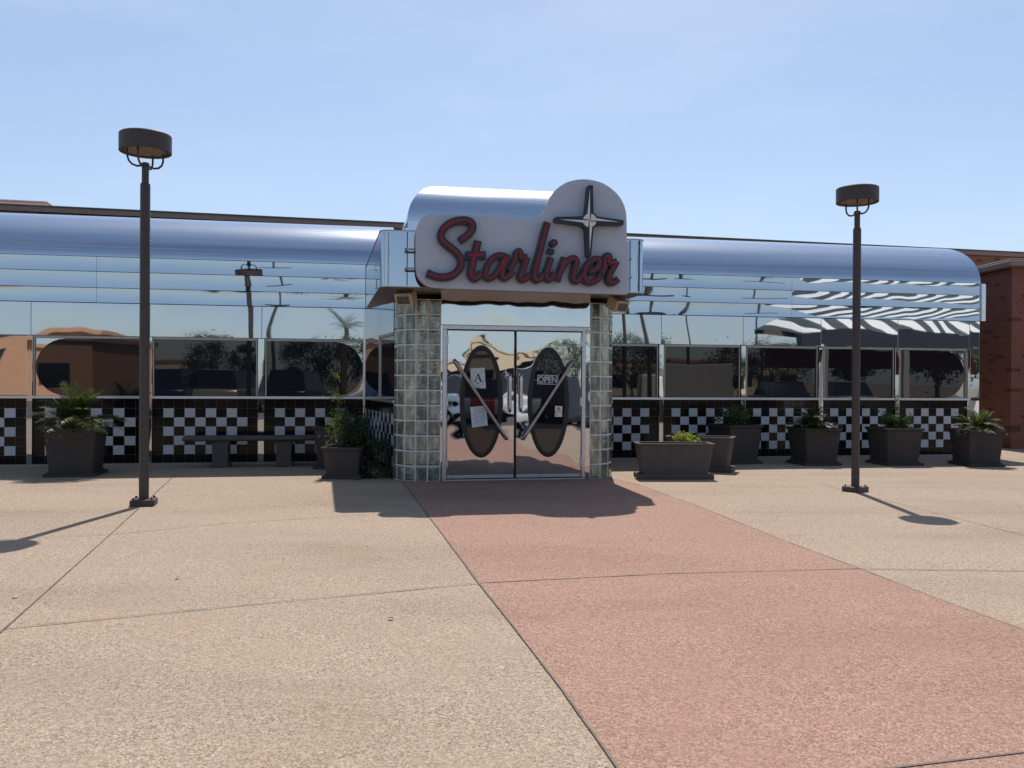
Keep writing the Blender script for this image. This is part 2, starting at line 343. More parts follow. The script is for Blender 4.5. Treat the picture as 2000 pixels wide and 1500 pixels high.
# dark core behind the cladding
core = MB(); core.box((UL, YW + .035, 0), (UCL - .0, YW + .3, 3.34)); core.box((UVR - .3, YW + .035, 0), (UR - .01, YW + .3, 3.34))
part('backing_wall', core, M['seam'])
def concave(u0, u1, z0, z1, y, sag=.0022, lip=.012):
    """cladding band, slightly dished, lower edge folded back under a small lip"""
    n = 8; mb = MB(); pr = [(y + .03, z1)]
    for i in range(n + 1):
        t = i / n; pr.append((y - lip + lip * (1 - t) * .0 + sag * 4 * t * (1 - t) , z1 - (z1 - z0) * t))
    pr = [(y + .04, z1 - .001)] + pr[1:] + [(y + .04, z0 + .001)]
    return mb.prism(pr, 'x', u0, u1)
def wing(ua, ub, seams_up, seams_band, posts, wins, tilesegs, solid):
    for z0, z1 in ((Z['b0'], Z['b1']), (Z['b1'], Z['b2']), (Z['b2'], Z['b3'])):
        ed = [ua] + seams_band + [ub]
        for a, b in zip(ed, ed[1:]): part('cladding_band', concave(a + .002, b - .002, z0 + .006, z1 - .003, YW), M['steel_band'], 50)
    ed = [ua] + seams_up + [ub]
    for a, b in zip(ed, ed[1:]): panel('wall_panel', a, b, Z['head'], Z['b0'], YW, M['steel'], gap=.003)
    for a, b in posts:
        part('post', MB().box((a, YW - .035, .01), (b, YW + .03, Z['head'] - .003)), M['steel'], None, .006)
    for a, b in solid: panel('wall_panel', a, b, Z['sill1'], Z['head'] - .004, YW, M['steel'])
    for a, b, end in wins: window(a, b, end)
    for a, b in tilesegs: tilepanel(a, b)
def capsule(a, b, z0, z1, end, n=14):
    r = (z1 - z0) / 2; zc = (z0 + z1) / 2; pts = []
    rx = r * .98
    if end == 'L': pts += [(a + rx + rx * math.cos(t), zc + r * math.sin(t)) for t in [math.pi/2 + math.pi * k / n for k in range(n + 1)]]
    else: pts += [(a, z1), (a, z0)]
    if end == 'R': pts += [(b - rx + rx * math.cos(t), zc + r * math.sin(t)) for t in [-math.pi/2 + math.pi * k / n for k in range(n + 1)]]
    else: pts += [(b, z0), (b, z1)]
    return pts
def window(a, b, end=None, y=YW, par=None, z0=None, z1=None):
    z0 = z0 or Z['sill1']; z1 = z1 or Z['gt']
    fr = MB(); t = .022; f = .028
    fr.box((a, y - f, z1), (b, y + .03, Z['head'] - .002)); fr.box((a, y - f, z0), (a + t, y + .03, z1 - .001)); fr.box((b - t, y - f, z0), (b, y + .03, z1 - .001))
    wo = part('window', fr, M['alu'], None, .003)
    if end: 
        panel_ = MB().box((a + t + .001, y + .006, z0 + .001), (b - t - .001, y + .03, z1 - .002)); part('corner_panel', panel_, M['steel'], parent=wo)
        g = MB().prism(capsule(a + t + .012, b - t - .012, z0 + .008, z1 - .008, end), 'y', y + .001, y + .0055)
        part('gasket', MB().prism(capsule(a + t + .004, b - t - .004, z0 + .002, z1 - .003, end), 'y', y + .003, y + .0058), M['rubber'], parent=wo)
        g = MB().prism(capsule(a + t + .012, b - t - .012, z0 + .008, z1 - .008, end), 'y', y - .002, y + .0028)
        part('pane', g, M['glass'], parent=wo)
    else:
        part('pane', MB().box((a + t + .001, y + .001, z0 + .001), (b - t - .001, y + .02, z1 - .002)), M['glass'], parent=wo)
    return wo
BLK = [(.010, .008, .009), (.016, .009, .008), (.007, .008, .010), (.013, .009, .007)]
def tilepanel(a, b, y=YW, rows=7, par=None, first=0):
    zt = Z['sill0'] - .004; zb = .012; rh = (zt - zb) / rows
    cols = max(1, round((b - a) / .163)); cw = (b - a) / cols; g = .0035
    mb = MB(); tint = []
    for r in range(rows):
        for c in range(cols):
            x0 = a + c * cw + g / 2; x1 = a + (c + 1) * cw - g / 2; z1 = zt - r * rh - g / 2; z0 = zt - (r + 1) * rh + g / 2
            wh = 0 < r < rows - 1 and (r + c + first) % 2 == 0 and 0 < c < cols - 1
            ty = y + random.uniform(-.0012, .0012)
            mb.box((x0, ty, z0), (x1, y + .02, z1))
            k = random.uniform(.93, 1.03); tint += [(.56 * k, .56 * k, .57 * k, 1) if wh else (*random.choice(BLK), 1)] * 24
    o = mb.build('tile_panel', M['tile'], diner, fix=False)
    ca = o.data.color_attributes.new('tint', 'FLOAT_COLOR', 'CORNER'); ca.data.foreach_set('color', [x for t in tint for x in t])
    part('grout', MB().box((a, y + .002, .004), (b, y + .03, zt + .002)), M['grout'], parent=o)
    return o
uw = lambda x: U(x, YW)
wing(UL, UCL, [uw(60), uw(292), uw(511)], [uw(188)],
     [(uw(53), uw(65)), (uw(287), uw(298)), (uw(504), uw(517)), (uw(-300), uw(-288))],
     [(uw(66), uw(286), 'L'), (uw(299), uw(503), None), (uw(518), UCL - .01, 'R')],
     [(uw(-287), uw(53) - .002), (uw(65) + .002, uw(287) - .002), (uw(298) + .002, uw(504) - .002), (uw(517) + .002, UCL - .006)],
     [(uw(-287), uw(53))])
wing(UVR - .2, UR, [uw(1291), uw(1451), uw(1603), uw(1753), uw(1893)], [uw(1545)],
     [(uw(1286), uw(1295)), (uw(1446), uw(1455)), (uw(1597), uw(1606)), (uw(1746), uw(1755)), (uw(1887), uw(1893))],
     [(UVR - .2, uw(1284), None), (uw(1296), uw(1444), None), (uw(1456), uw(1595), None), (uw(1607), uw(1744), None), (uw(1756), uw(1886), 'R')],
     [(UVR - .2, uw(1286) - .002), (uw(1295) + .002, uw(1446) - .002), (uw(1455) + .002, uw(1597) - .002), (uw(1606) + .002, uw(1746) - .002), (uw(1755) + .002, uw(1887) - .002)],
     [(uw(1893) + .001, UR)])
panel('wall_panel', uw(1893) + .001, UR, .01, Z['sill0'], YW, M['steel'])
for a, b in ((UL, UCL), (UVR - .2, uw(1893))):
    part('sill', MB().box((a, YW - .05, Z['sill0'] + .001), (b, YW - .0355, Z['sill1'] - .001)).box((a, YW - .035, Z['sill0'] + .012), (b, YW + .02, Z['sill1'] - .003)), M['alu_light'], None, .003)
for a, b in ((UL, UCL), (UVR + .05, UR)): part('kerb', MB().box((a, YW - .2, -.02), (b, YW - .036, .028)), M['kerb'], None, .008)
# roof bullnose of the wings
def bull(ua, ub, nu=24):
    A, Bz = 1.45, .86; n = 28; mb = MB(); pr = [(YW + A - A * math.cos(t), 3.34 + Bz * math.sin(t)) for t in [math.pi / 2 * k / n for k in range(n + 1)]]
    pr = [(YW - .012, 3.345)] + [(y - .012 * (1 - k / n), z + .006) for k, (y, z) in enumerate(pr)]
    pr += [(YW + 7.5, 4.205)]
    vs = []; fs = []; m = len(pr)
    for i in range(nu + 1):
        u = ua + (ub - ua) * i / nu; vs += [(u, y, z) for y, z in pr]
    for i in range(nu):
        for k in range(m - 1): a = i * m + k; fs.append((a, a + m, a + m + 1, a + 1))
    mb.add(vs, fs); mb.m = [1 if f[0] % m < 6 else 0 for f in fs]
    return mb, pr
for a, b in ((UL, UCL + .5), (UVR - .3, UR)):
    mb, pr = bull(a, b); part('rounded_roof', mb, [M['roof'], M['steel_band']], 60)
mb = MB(); mb.prism([(YW + .31, .0)] + [(y, z - .002) for y, z in pr[1:]] + [(YW + 7.5, 0)], 'x', UR - .14, UR - .004); part('end_wall', mb, M['steel'], 60)
# end trim past the bands
part('corner_trim', MB().box((UR + .001, YW - .05, Z['b0']), (UR + .09, YW + .3, Z['b3'] - .01)), M['trim'], None, .01)
# vestibule side walls (slightly splayed)
def sidewall(p, q, face):
    """mirror, window and tiles along p->q in plan; face=+1 outward side"""
    p, q = Vector((*p, 0)), Vector((*q, 0)); Ln = (q - p).length; ang = math.atan2(q.y - p.y, q.x - p.x)
    Mx = Matrix.Translation(p) @ Matrix.Rotation(ang, 4, 'Z')
    def bx(name, a, b, m, par=None): 
        mb = MB().box(a, b); mb.v = [tuple(Mx @ Vector(v)) for v in mb.v]; return part(name, mb, m, None, 0, par)
    h = Ln * .56
    for a, b in ((0, h), (h, Ln)):
        bx('wall_panel', (a + .003, -.02, Z['head'] + .003), (b - .003, .02, 2.58), M['steel'])
    bx('wall_panel', (.003, -.02, Z['sill1']), (h - .003, .02, Z['head']), M['steel'])
    f = bx('window', (h, -.03, Z['gt']), (Ln, .03, Z['head']), M['alu']); bx('pane', (h + .05, -.01, Z['sill1']), (Ln - .02, .01, Z['gt'] - .001), M['glass'], f)
    bx('frame', (h + .001, -.03, Z['sill1']), (h + .045, .03, Z['gt'] - .002), M['alu_light'], f)
    bx('sill', (0, -.03, Z['sill0']), (Ln, .03, Z['sill1'] - .001), M['alu_light'])
    n = round(Ln / .163); tint = []; mb = MB()
    for r in range(7):
        for c in range(n):
            x0 = c * Ln / n + .002; x1 = (c + 1) * Ln / n - .002; z1 = 1.06 - r * .1505; wh = 0 < r < 6 and (r + c) % 2 == 0
            mb.box((x0, -.02, z1 - .147), (x1, .02, z1)); tint += [(.5, .5, .52, 1) if wh else (*random.choice(BLK), 1)] * 24
    mb.v = [tuple(Mx @ Vector(v)) for v in mb.v]; o = mb.build('tile_panel', M['tile'], diner, fix=False)
    ca = o.data.color_attributes.new('tint', 'FLOAT_COLOR', 'CORNER'); ca.data.foreach_set('color', [x for t in tint for x in t])
    bx('grout', (0, -.017, .004), (Ln, .017, 1.062), M['grout'], o)
sidewall((UCL, YW), (-1.64, .44), 1)
sidewall((1.53, .44), (1.56, YW), 1)
part('corner_trim', MB().box((UCL - .03, YW - .06, .01), (UCL + .02, YW - .001, 2.575)), M['trim'], None, .006)
# glass block columns
def blockcol(path, zt=2.50):
    """path: plan corner points, one block between each pair"""
    rows = 12; rh = zt / rows; g = .014; mb = MB(); mo = MB()
    for (x0, y0), (x1, y1) in zip(path, path[1:]):
        a, b = Vector((x0, y0, 0)), Vector((x1, y1, 0)); d = (b - a).normalized(); nrm = Vector((d.y, -d.x, 0))
        if nrm.y > 0 and abs(nrm.y) > .05 : nrm = -nrm
        Ln = (b - a).length
        for r in range(rows):
            z0 = r * rh + g / 2; z1 = (r + 1) * rh - g / 2
            m4 = 3; vs = []; 
            # pillow faced block: bevelled rim + slightly domed face
            for (ins, off) in ((0, 0), (.006, .010), (.022, .014)):
                for (s, zz) in ((g / 2 + ins, z0 + ins), (Ln - g / 2 - ins, z0 + ins), (Ln - g / 2 - ins, z1 - ins), (g / 2 + ins, z1 - ins)):
                    v = a + d * s + nrm * off; v.z = zz; vs.append(v)
            fs = [(8, 9, 10, 11)]
            for q in range(2):
                for k in range(4): fs.append((q*4+k, q*4+(k+1) % 4, q*4+4+(k+1) % 4, q*4+4+k))
            mb.add(vs, fs)
        vs = []
        for p in (a, b):
            for zz in (0, zt): vs.append((p.x + nrm.x * .004, p.y + nrm.y * .004, zz))
        mo.add(vs, [(0, 2, 3, 1)])
    o = mb.build('glass_block_column', M['block'], diner, None); mo.build('mortar', M['mortar'], o, None, fix=False)
    return o
def arc(cx, cy, r, a0, a1, n): return [(cx + r * math.cos(a0 + (a1 - a0) * k / n), cy + r * math.sin(a0 + (a1 - a0) * k / n)) for k in range(n + 1)]
blockcol([(-1.035, 0)] + arc(-1.21, .43, .43, -math.pi/2, -math.pi, 4))
blockcol(arc(1.09, .43, .43, -math.pi/2, 0, 4))
# dark interior core of the vestibule
part('vestibule_core', MB().box((-1.45, .2, .0), (1.36, 2.9, 2.55)), M['seam'])
# header panel and door surround
ua, ub = U(864.5, 0), U(1143, 0)
zf = W(1005, 637, 0)[1]; zd = W(1005, 645.5, 0)[1]; zb = .035
panel('wall_panel', -1.033, 1.088, zf + .003, 2.58, 0, M['steel_door'], gap=0)
fr = MB().box((ua, -.02, zd + .002), (ub, .05, zf)); fr.box((ua, -.02, 0), (U(872.5, 0), .05, zd + .001)); fr.box((U(1136, 0), -.02, 0), (ub, .05, zd + .001)); fr.box((U(872.5, 0), -.02, 0), (U(1136, 0), .05, .022))
part('door_frame', fr, M['alu_light'], None, .004)
for a, b in ((-1.035, ua - .001), (ub + .001, 1.09)): part('wall_panel', MB().box((a, -.005, 0), (b, .05, zf)), M['steel_door'], None, .004)
part('door_recess', MB().box((U(872.5, 0) + .001, .03, .02), (U(1136, 0) - .001, .06, zd)), M['seam'])
def ell(cx, cz, a, b, n=56): return [(cx + a * math.cos(2*math.pi*k/n), cz + b * math.sin(2*math.pi*k/n)) for k in range(n)]
def ring(mb, c, a, b, wd, y0, y1, n=56):
    o = ell(*c, a, b, n); i = ell(*c, a - wd, b - wd, n); mo = ell(*c, a - wd * .5, b - wd * .5, n)
    vs = [(x, y1, z) for x, z in o] + [(x, y0 + .008, z) for x, z in o] + [(x, y0, z) for x, z in mo] + [(x, y0 + .008, z) for x, z in i] + [(x, y1, z) for x, z in i]
    fs = []
    for r in range(4):
        for k in range(n): fs.append((r*n+k, r*n+(k+1) % n, (r+1)*n+(k+1) % n, (r+1)*n+k))
    mb.add(vs, fs)
def barpts(a, b, off=.075, y=0):
    a, b = Vector(a), Vector(b); d = (b - a).normalized(); o = Vector((0, -off, 0))
    return [a, a + o * .7, a + o + d * .03] + [a + o + d * .08, b + o - d * .08, b + o - d * .03, b + o * .7, b]
doors = []
for (x0, x1, cx, cy, hw, hh, bar, px) in ((873.5, 1004.0, 940.2, 784, 42.0, 110, ((888.7, 704), (989.7, 857)), 996.5), (1008.5, 1135, 1070.8, 785.5, 41.3, 109, ((1118.5, 706), (1022, 857)), 1018)):
    a, b = U(x0, 0), U(x1, 0)
    dr = part('door', MB().box((a, -.004, zb), (b, .028, zd - .012)), M['steel_door'], None, .004)
    part('kick_rail', MB().box((a + .005, -.012, zb + .002), (b - .005, -.0045, zb + .045)), M['alu_light'], None, .002, dr)
    c = W(cx, cy, 0); s = F / (ORG.y - .1) ; A = hw / s * 1.02; Bz = hh / s
    mb = MB(); ring(mb, c, A, Bz, .068, -.022, -.0042); part('gasket', mb, M['rubber'], 40, 0, dr)
    part('pane', MB().prism(ell(*c, A - .062, Bz - .062), 'y', -.0085, -.0045), M['glass'], None, 0, dr)
    p, q = W(*bar[0], -.07), W(*bar[1], -.07)
    part('push_bar', MB().tube(barpts((p[0], -.004, p[1]), (q[0], -.004, q[1])), .0235, 12), M['alu'], 60, 0, dr)
    for e in (p, q): pass
    u = U(px, -.05); z0, z1 = W(px, 803, -.05)[1], W(px, 732, -.05)[1]
    part('pull_handle', MB().tube(barpts((u, -.004, z0), (u, -.004, z1), .06), .02, 12), M['trim'], 60, 0, dr)
    for z in (.25, 1.1, 1.95):
        hu = a + .004 if x0 < 950 else b - .004
        part('hinge', MB().tube([(hu, -.012, z - .06), (hu, -.012, z + .06)], .012, 8), M['alu_light'], 60, 0, dr)
    doors.append(dr)
# canopy with rounded corners wrapping the vestibule
cu0, cu1 = U(741, -.7), U(1257, -.7); r = .13
plan = [(-2.015, YW - .062)] + arc(cu0 + r, -.75 + r, r, math.pi, 1.5 * math.pi, 10) + arc(cu1 - r, -.75 + r, r, 1.5 * math.pi, 2 * math.pi, 10) + [(cu1 + .05, YW - .02)]
zc0, zc1 = 2.585, 3.29
part('canopy', MB().prism(plan, 'z', zc0, zc1), M['steel_band'], 25)
for zz in (zc0 - .012, zc1):
    pl = [(x * 1.004, y - .006) for x, y in plan]; part('canopy_edge', MB().prism(pl, 'z', zz, zz + .012), M['alu'], 25)
for px in (757, 794, 1229, 1247):
    u = U(px, -.75); part('seam_strip', MB().box((u - .006, -.7535, zc0 + .01), (u + .006, -.745, zc1 - .01)), M['seam'] if px != 757 else M['alu'])
# vestibule upper body and barrel roof
va, vb, vy, rr, z0 = -1.5, 1.36, .0, .6, 3.575
part('upper_wall', MB().box((va + .004, vy + .004, zc1 + .013), (vb - .004, 5.6, z0 - .001)), M['roof'])
n = 24; mb = MB()
for side in range(3):
    vs = []; fs = []
    for k in range(n + 1):
        t = math.pi / 2 * k / n; ins = rr * (1 - math.cos(t)); z = z0 + rr * math.sin(t)
        if side == 0: pts = [(va + ins + (vb - va - 2 * ins) * q / 8, vy + ins) for q in range(9)]
        elif side == 1: pts = [(va + ins, vy + ins + (5.6 - vy - ins) * q / 8) for q in range(9)]
        else: pts = [(vb - ins, vy + ins + (5.6 - vy - ins) * q / 8) for q in range(9)]
        vs += [(*p, z) for p in pts]
    for k in range(n):
        for q in range(8): a = k * 9 + q; fs.append((a, a + 1, a + 10, a + 9))
    mb.add(vs, fs)
mb.add([(va + rr, vy + rr, z0 + rr), (vb - rr, vy + rr, z0 + rr), (vb - rr, 5.6, z0 + rr), (va + rr, 5.6, z0 + rr)], [(0, 1, 2, 3)])
mb.build('barrel_roof', M['barrel'], diner, 60)
# ---------------------------------------------------------------- sign
YS = -1.02
sign = empty('diner_sign', 'white rounded diner sign with red script lettering and a black star above the doors', 'sign', ORG, TH)
C5 = lambda x, y: (760 + x / 3.846, 330 + y / 3.846)
def smooth_poly(pts, closed=False, k=6):
    P = [Vector(p) for p in pts]; out = []; n = len(P); rng = range(n if closed else n - 1)
    for i in rng:
        p1, p2 = P[i], P[(i + 1) % n]; p0 = P[i - 1] if (closed or i > 0) else p1 * 2 - p2; p3 = P[(i + 2) % n] if (closed or i < n - 2) else p2 * 2 - p1
        for j in range(k):
            t = j / k; out.append(.5 * ((2 * p1) + (p2 - p0) * t + (2 * p0 - 5 * p1 + 4 * p2 - p3) * t * t + (3 * p1 - p0 - 3 * p2 + p3) * t ** 3))
    if not closed: out.append(P[-1])
    return out
outl = [(200, 600), (200, 480), (212, 425), (240, 375), (280, 347), (330, 338)]
seg = smooth_poly([C5(*p) for p in outl]); seg += [Vector(C5(700, 353)), Vector(C5(1000, 370))]
seg += smooth_poly([C5(*p) for p in [(1060, 375), (1105, 370), (1140, 350), (1170, 310), (1192, 250), (1218, 200), (1265, 145), (1335, 101), (1420, 80), (1500, 80), (1600, 105), (1690, 165), (1750, 240), (1778, 320), (1784, 400)]])
seg += [Vector(C5(1786, 545)), Vector(C5(1801, 548)), Vector(C5(1801, 925)), Vector(C5(1780, 944)), Vector(C5(1000, 917))]
seg += smooth_poly([C5(*p) for p in [(345, 895), (285, 880), (240, 845), (212, 800), (201, 740), (200, 700)]])
SP = [W(p.x, p.y, YS) for p in seg]
def poly_fill(mb, poly, y, mi=0):
    from mathutils.geometry import tessellate_polygon
    vs = [(x, y, z) for x, z in poly]; tr = tessellate_polygon([[Vector(v) for v in vs]]); mb.add(vs, [tuple(t) for t in tr], mi)
def solid(mb, poly, y0, y1, mface=0, mside=0):
    poly_fill(mb, poly, y0, mface); n = len(poly)
    vs = [(x, y0, z) for x, z in poly] + [(x, y1, z) for x, z in poly]
    mb.add(vs, [(i, (i+1) % n, (i+1) % n + n, i + n) for i in range(n)], mside); poly_fill(mb, poly, y1, mside)
mb = MB(); solid(mb, SP, YS, YS + .13, 0, 1); o = mb.build('panel', [M['sign_white'], M['sign_edge']], sign)
for zp in ((150, 603), (150, 747)):
    p = W(*C5(*zp), -.88); MBb = MB().box((p[0] - .05, -.9, p[1] - .012), (p[0] + .09, -.87, p[1] + .012)); MBb.box((p[0] - .05, -.9, p[1] - .011), (p[0] - .03, -.754, p[1] + .011)); MBb.build('bracket', M['alu'], sign)
for zp in ((1795, 675), (1795, 815)):
    p = W(*C5(*zp), -.88); MB().box((p[0] - .06, -.9, p[1] - .012), (p[0] + .05, -.87, p[1] + .012)).box((p[0] + .03, -.87, p[1] - .011), (p[0] + .05, -.754, p[1] + .011)).build('bracket', M['alu'], sign)
def ribbon(mb, pts, hw, y0, y1, taper=(1, 1), cap=True):
    """solid stroke of half width hw (list or number) along 2d pts (u,z)"""
    P = smooth_poly(pts, False, 5) if len(pts) > 2 else [Vector(p) for p in pts]; n = len(P); Lf = []; Rt = []
    for i, p in enumerate(P):
        d = (P[min(i+1, n-1)] - P[max(i-1, 0)]).normalized(); nn = Vector((-d.y, d.x)); t = i / (n - 1)
        h = hw * (taper[0] * (1 - t) + taper[1] * t) if taper[0] != taper[1] else hw * taper[0]
        Lf.append(p + nn * h); Rt.append(p - nn * h)
    vs = []
    for y in (y0, y1): vs += [(p.x, y, p.y) for p in Lf] + [(p.x, y, p.y) for p in Rt]
    fs = []; a = 2 * n
    for i in range(n - 1):
        fs += [(i, i+1, n+i+1, n+i), (a+i, a+n+i, a+n+i+1, a+i+1), (i, a+i, a+i+1, i+1), (n+i, n+i+1, a+n+i+1, a+n+i)]
    fs += [(0, n, a+n, a), (n-1, a+n-1, a+2*n-1, 2*n-1)]
    mb.add(vs, fs)
def disc(mb, c, r, y0, y1, n=20): mb.prism([(c[0] + r * math.cos(2*math.pi*k/n), c[1] + r * math.sin(2*math.pi*k/n)) for k in range(n)], 'y', y0, y1)
CA = lambda p: (820 + p[0] / 10, 410 + p[1] / 10); CB = lambda p: (1020 + p[0] / 10, 410 + p[1] / 10); C5p = lambda p: C5(*p)
LT = [
 ('S', CA, [[(135,1225),(290,1290),(450,1312),(600,1288),(720,1215),(795,1105),(812,1000),(775,905),(690,800),(570,705),(460,615),(418,520),(432,425),(500,325),(620,245),(760,205),(900,200),(1005,245),(1035,330),(1000,430),(910,510),(785,600)]], 7.4),
 ('t', CA, [[(1140,600),(1100,780),(1050,980),(1005,1180),(1010,1290),(1075,1340),(1150,1290),(1210,1215)], [(900,880),(1090,885),(1290,880)]], 7.4),
 ('a', CA, [[(1650,900),(1560,885),(1450,920),(1360,1020),(1300,1150),(1285,1260),(1340,1335),(1440,1300),(1540,1180),(1620,1030),(1690,880)], [(1720,860),(1665,1010),(1615,1180),(1605,1290),(1660,1335),(1740,1290),(1830,1190)]], 6.3),
 ('r', C5p, [[(900,765),(932,715),(952,660),(958,628),(975,616),(988,632),(984,656),(1006,668),(1042,656)], [(1040,662),(1020,715),(995,775),(986,815),(1003,833),(1030,822),(1062,790)]], 6.3),
 ('l', CB, [[(500,240),(445,420),(385,650),(325,880),(272,1100),(240,1270),(275,1365),(350,1340),(425,1255)]], 6.9),
 ('i', CB, [[(570,930),(520,1080),(480,1215),(475,1310),(530,1362),(590,1310),(650,1230)], [(575,760),(555,850)]], 6.3),
 ('n', CB, [[(835,925),(790,1060),(740,1220),(690,1390)], [(735,1230),(820,1070),(920,968),(1020,945),(1065,1010),(1040,1120),(1005,1250),(1000,1345),(1055,1395),(1130,1345),(1195,1250)]], 6.3),
 ('e', CB, [[(1290,1205),(1410,1180),(1490,1090),(1505,990),(1430,955),(1320,1015),(1240,1130),(1208,1270),(1245,1380),(1340,1418),(1450,1375),(1545,1265)]], 6.3),
 ('r', CB, [[(1540,1260),(1610,1110),(1620,960),(1655,890),(1705,915),(1680,985),(1715,1035),(1850,1000)], [(1850,1000),(1795,1105),(1725,1235),(1690,1350),(1730,1425),(1800,1410),(1880,1350)]], 6.3)]
pxm = (ORG.y + YS) / F  # metres per photo pixel at the sign plane
for li, (nm, cf, strokes, hw) in enumerate(LT):
    dk = MB(); rd = MB(); e = li * .0011
    YL = YS - .10
    for si, st in enumerate(strokes):
        pts = [W(*cf(p), YL) for p in st]; o1 = (si * .0005) + e
        ribbon(dk, pts, hw * pxm, YL - o1, YS - .004)
        if nm == 'i' and si == 1: continue
        ex = [Vector(p) for p in pts]; d0 = (ex[1] - ex[0]).normalized() * .02; d1 = (ex[-2] - ex[-1]).normalized() * .02
        ex[0] += d0; ex[-1] += d1
        ribbon(rd, [tuple(p) for p in ex], hw * .42 * pxm, YL - o1 - .014, YL - o1 - .0005)
    if nm == 'i':
        c = W(*CB((620, 645)), YL); disc(dk, c, 7.6 * pxm, YL - e - .0008, YS - .004); dot = c; dd_ = MB(); disc(dd_, c, 4 * pxm, YL - e - .014, YL - e - .001)
    lo = dk.build('letter', M['letter_dark'], sign); rd.build('letter_face', M['letter_red'], lo)
    if nm == 'i': dd_.build('letter_dot', M['letter_red'], lo)
# star
def kite(mb, arms, y0, y1): solid(mb, arms, y0, y1)
YK = YS - .13
cx, cy = 1151.8, 430.5
def P(px, py, y=YK): return W(px, py, y)
star = MB()
def ringpts(a0, a1, r=16.5, n=6): return [(cx + r * math.cos(R(a)), cy - r * math.sin(R(a))) for a in [a0 + (a1 - a0) * k / n for k in range(n + 1)]]
op = [(1149.5, 361.5), (1158.2, 361.5)] + [(cx + 7.5, cy - 15)] + ringpts(60, 28) + [(1218, 430), (1218, 439)] + ringpts(-30, -62) + [(1154.5, 500.5), (1147, 500.5)] + ringpts(242, 212) + [(1085, 432.5), (1085, 423.5)] + ringpts(150, 118) + [(cx - 7.5, cy - 15)]
solid(star, [P(*q) for q in op], YK, YS - .003)
so_ = star.build('star_emblem', M['letter_dark'], sign)
inl = MB(); yi = YK - .004
def tri(pts, y, k=0): poly_fill(inl, [P(*q) for q in pts], y)
tri([(cx + .4, 368), (cx + .4, cy), (cx - 5.2, cy - 6)], yi); tri([(cx - .4, 492), (cx - .4, cy), (cx + 5.2, cy + 6)], yi)
tri([(1092, cy - 2.2), (cx, cy), (cx - 6, cy + 5.2)], yi); tri([(1211, cy + 3.2), (cx, cy), (cx + 6, cy - 5.2)], yi)
def quad(a0, a1, y):
    pts = [(cx + 2.6 * math.cos(R((a0 + a1) / 2)), cy - 2.6 * math.sin(R((a0 + a1) / 2)))] + ringpts(a0 + 13, a1 - 13, 13.2, 8); poly_fill(inl, [P(*q) for q in pts], y)
for a0 in (0, 90, 180, 270): quad(a0, a0 + 90, YK - .0025)
inl.build('star_inlay', M['star_silver'], so_)
# ---------------------------------------------------------------- notices on the doors
def note(name, label, cat, quadpx, m, y=-.0125, th=.0015):
    pts = [W(*p, y) for p in quadpx]; c = (sum(p[0] for p in pts) / len(pts), sum(p[1] for p in pts) / len(pts))
    e = empty(name, label, cat, loc2w(c[0], y, c[1]), TH)
    mb = MB(); solid(mb, [(p[0] - c[0], p[1] - c[1]) for p in pts], 0, th); mb.build('sheet', m, e)
    return e, c
C6 = lambda x, y: (840 + x / 4.41, 620 + y / 4.41)
def loc6(x, y, c, yy=-.0125): p = W(*C6(x, y), yy); return (p[0] - c[0], p[1] - c[1])
e, c = note('grade_card', 'white card with a large black letter A taped to the oval pane', 'notice', [C6(347, 440), C6(470, 432), C6(480, 612), C6(350, 605)], M['paper'])
mb = MB()
def st(mb, x0, y0, x1, y1, wd, c, yo=-.0008):
    a, b = Vector(loc6(x0, y0, c)), Vector(loc6(x1, y1, c)); d = (b - a).normalized(); nn = Vector((-d.y, d.x)) * wd / 4.41 / F * ORG.y / 2
    poly_fill(mb, [tuple(a - nn), tuple(b - nn), tuple(b + nn), tuple(a + nn)], yo)
st(mb, 388, 550, 412, 485, 6, c); st(mb, 412, 485, 438, 552, 13, c, -.0009); st(mb, 396, 530, 428, 530, 5, c, -.001)
st(mb, 376, 553, 400, 553, 5, c, -.0011); st(mb, 424, 554, 452, 554, 5, c, -.0011); st(mb, 407, 566, 420, 566, 9, c)
mb.build('lettering', M['ink'], e)
e, c = note('paper_notice', 'tilted white sheet of small print taped low on the oval pane', 'notice', [C6(345, 772), C6(482, 758), C6(497, 930), C6(362, 948)], M['paper'])
mb = MB()
for k in range(13):
    y = 790 + k * 11; wd = random.uniform(30, 50); st(mb, 415 + k - wd, y, 420 + k + wd, y - 8, 3, c)
mb.build('lettering', M['grey_ink'], e)
e, c = note('open_sign', 'white framed sign reading OPEN in outlined capitals behind the door bar', 'sign', [C6(925, 493), C6(1103, 500), C6(1101, 580), C6(923, 574)], M['paper'])
mb = MB(); poly_fill(mb, [loc6(*q, c) for q in ((931, 500), (1097, 506), (1095, 574), (929, 568))], -.0007); mb.build('background', M['ink'], e)
def text(body, size, x, z, y, m, par, bold=0., name='lettering', sx=1.):
    cu = bpy.data.curves.new(name, 'FONT'); cu.body = body; cu.size = size; cu.align_x = 'CENTER'; cu.align_y = 'CENTER'; cu.offset = bold; cu.extrude = .0004
    o = bpy.data.objects.new(name, cu); COL.objects.link(o); dg = bpy.context.evaluated_depsgraph_get()
    me = bpy.data.meshes.new_from_object(o.evaluated_get(dg)); bpy.data.objects.remove(o); me.materials.clear(); me.materials.append(m)
    o2 = bpy.data.objects.new(name, me); COL.objects.link(o2); o2.parent = par; o2.location = (x, y, z); o2.rotation_euler = (R(90), R(.8), 0); o2.scale = (sx, 1, 1); return o2
lx, lz = loc6(1012, 538, c)
tw = text('OPEN', .125, lx, lz - .002, -.0025, M['paper'], e, .0025, 'lettering', .86)
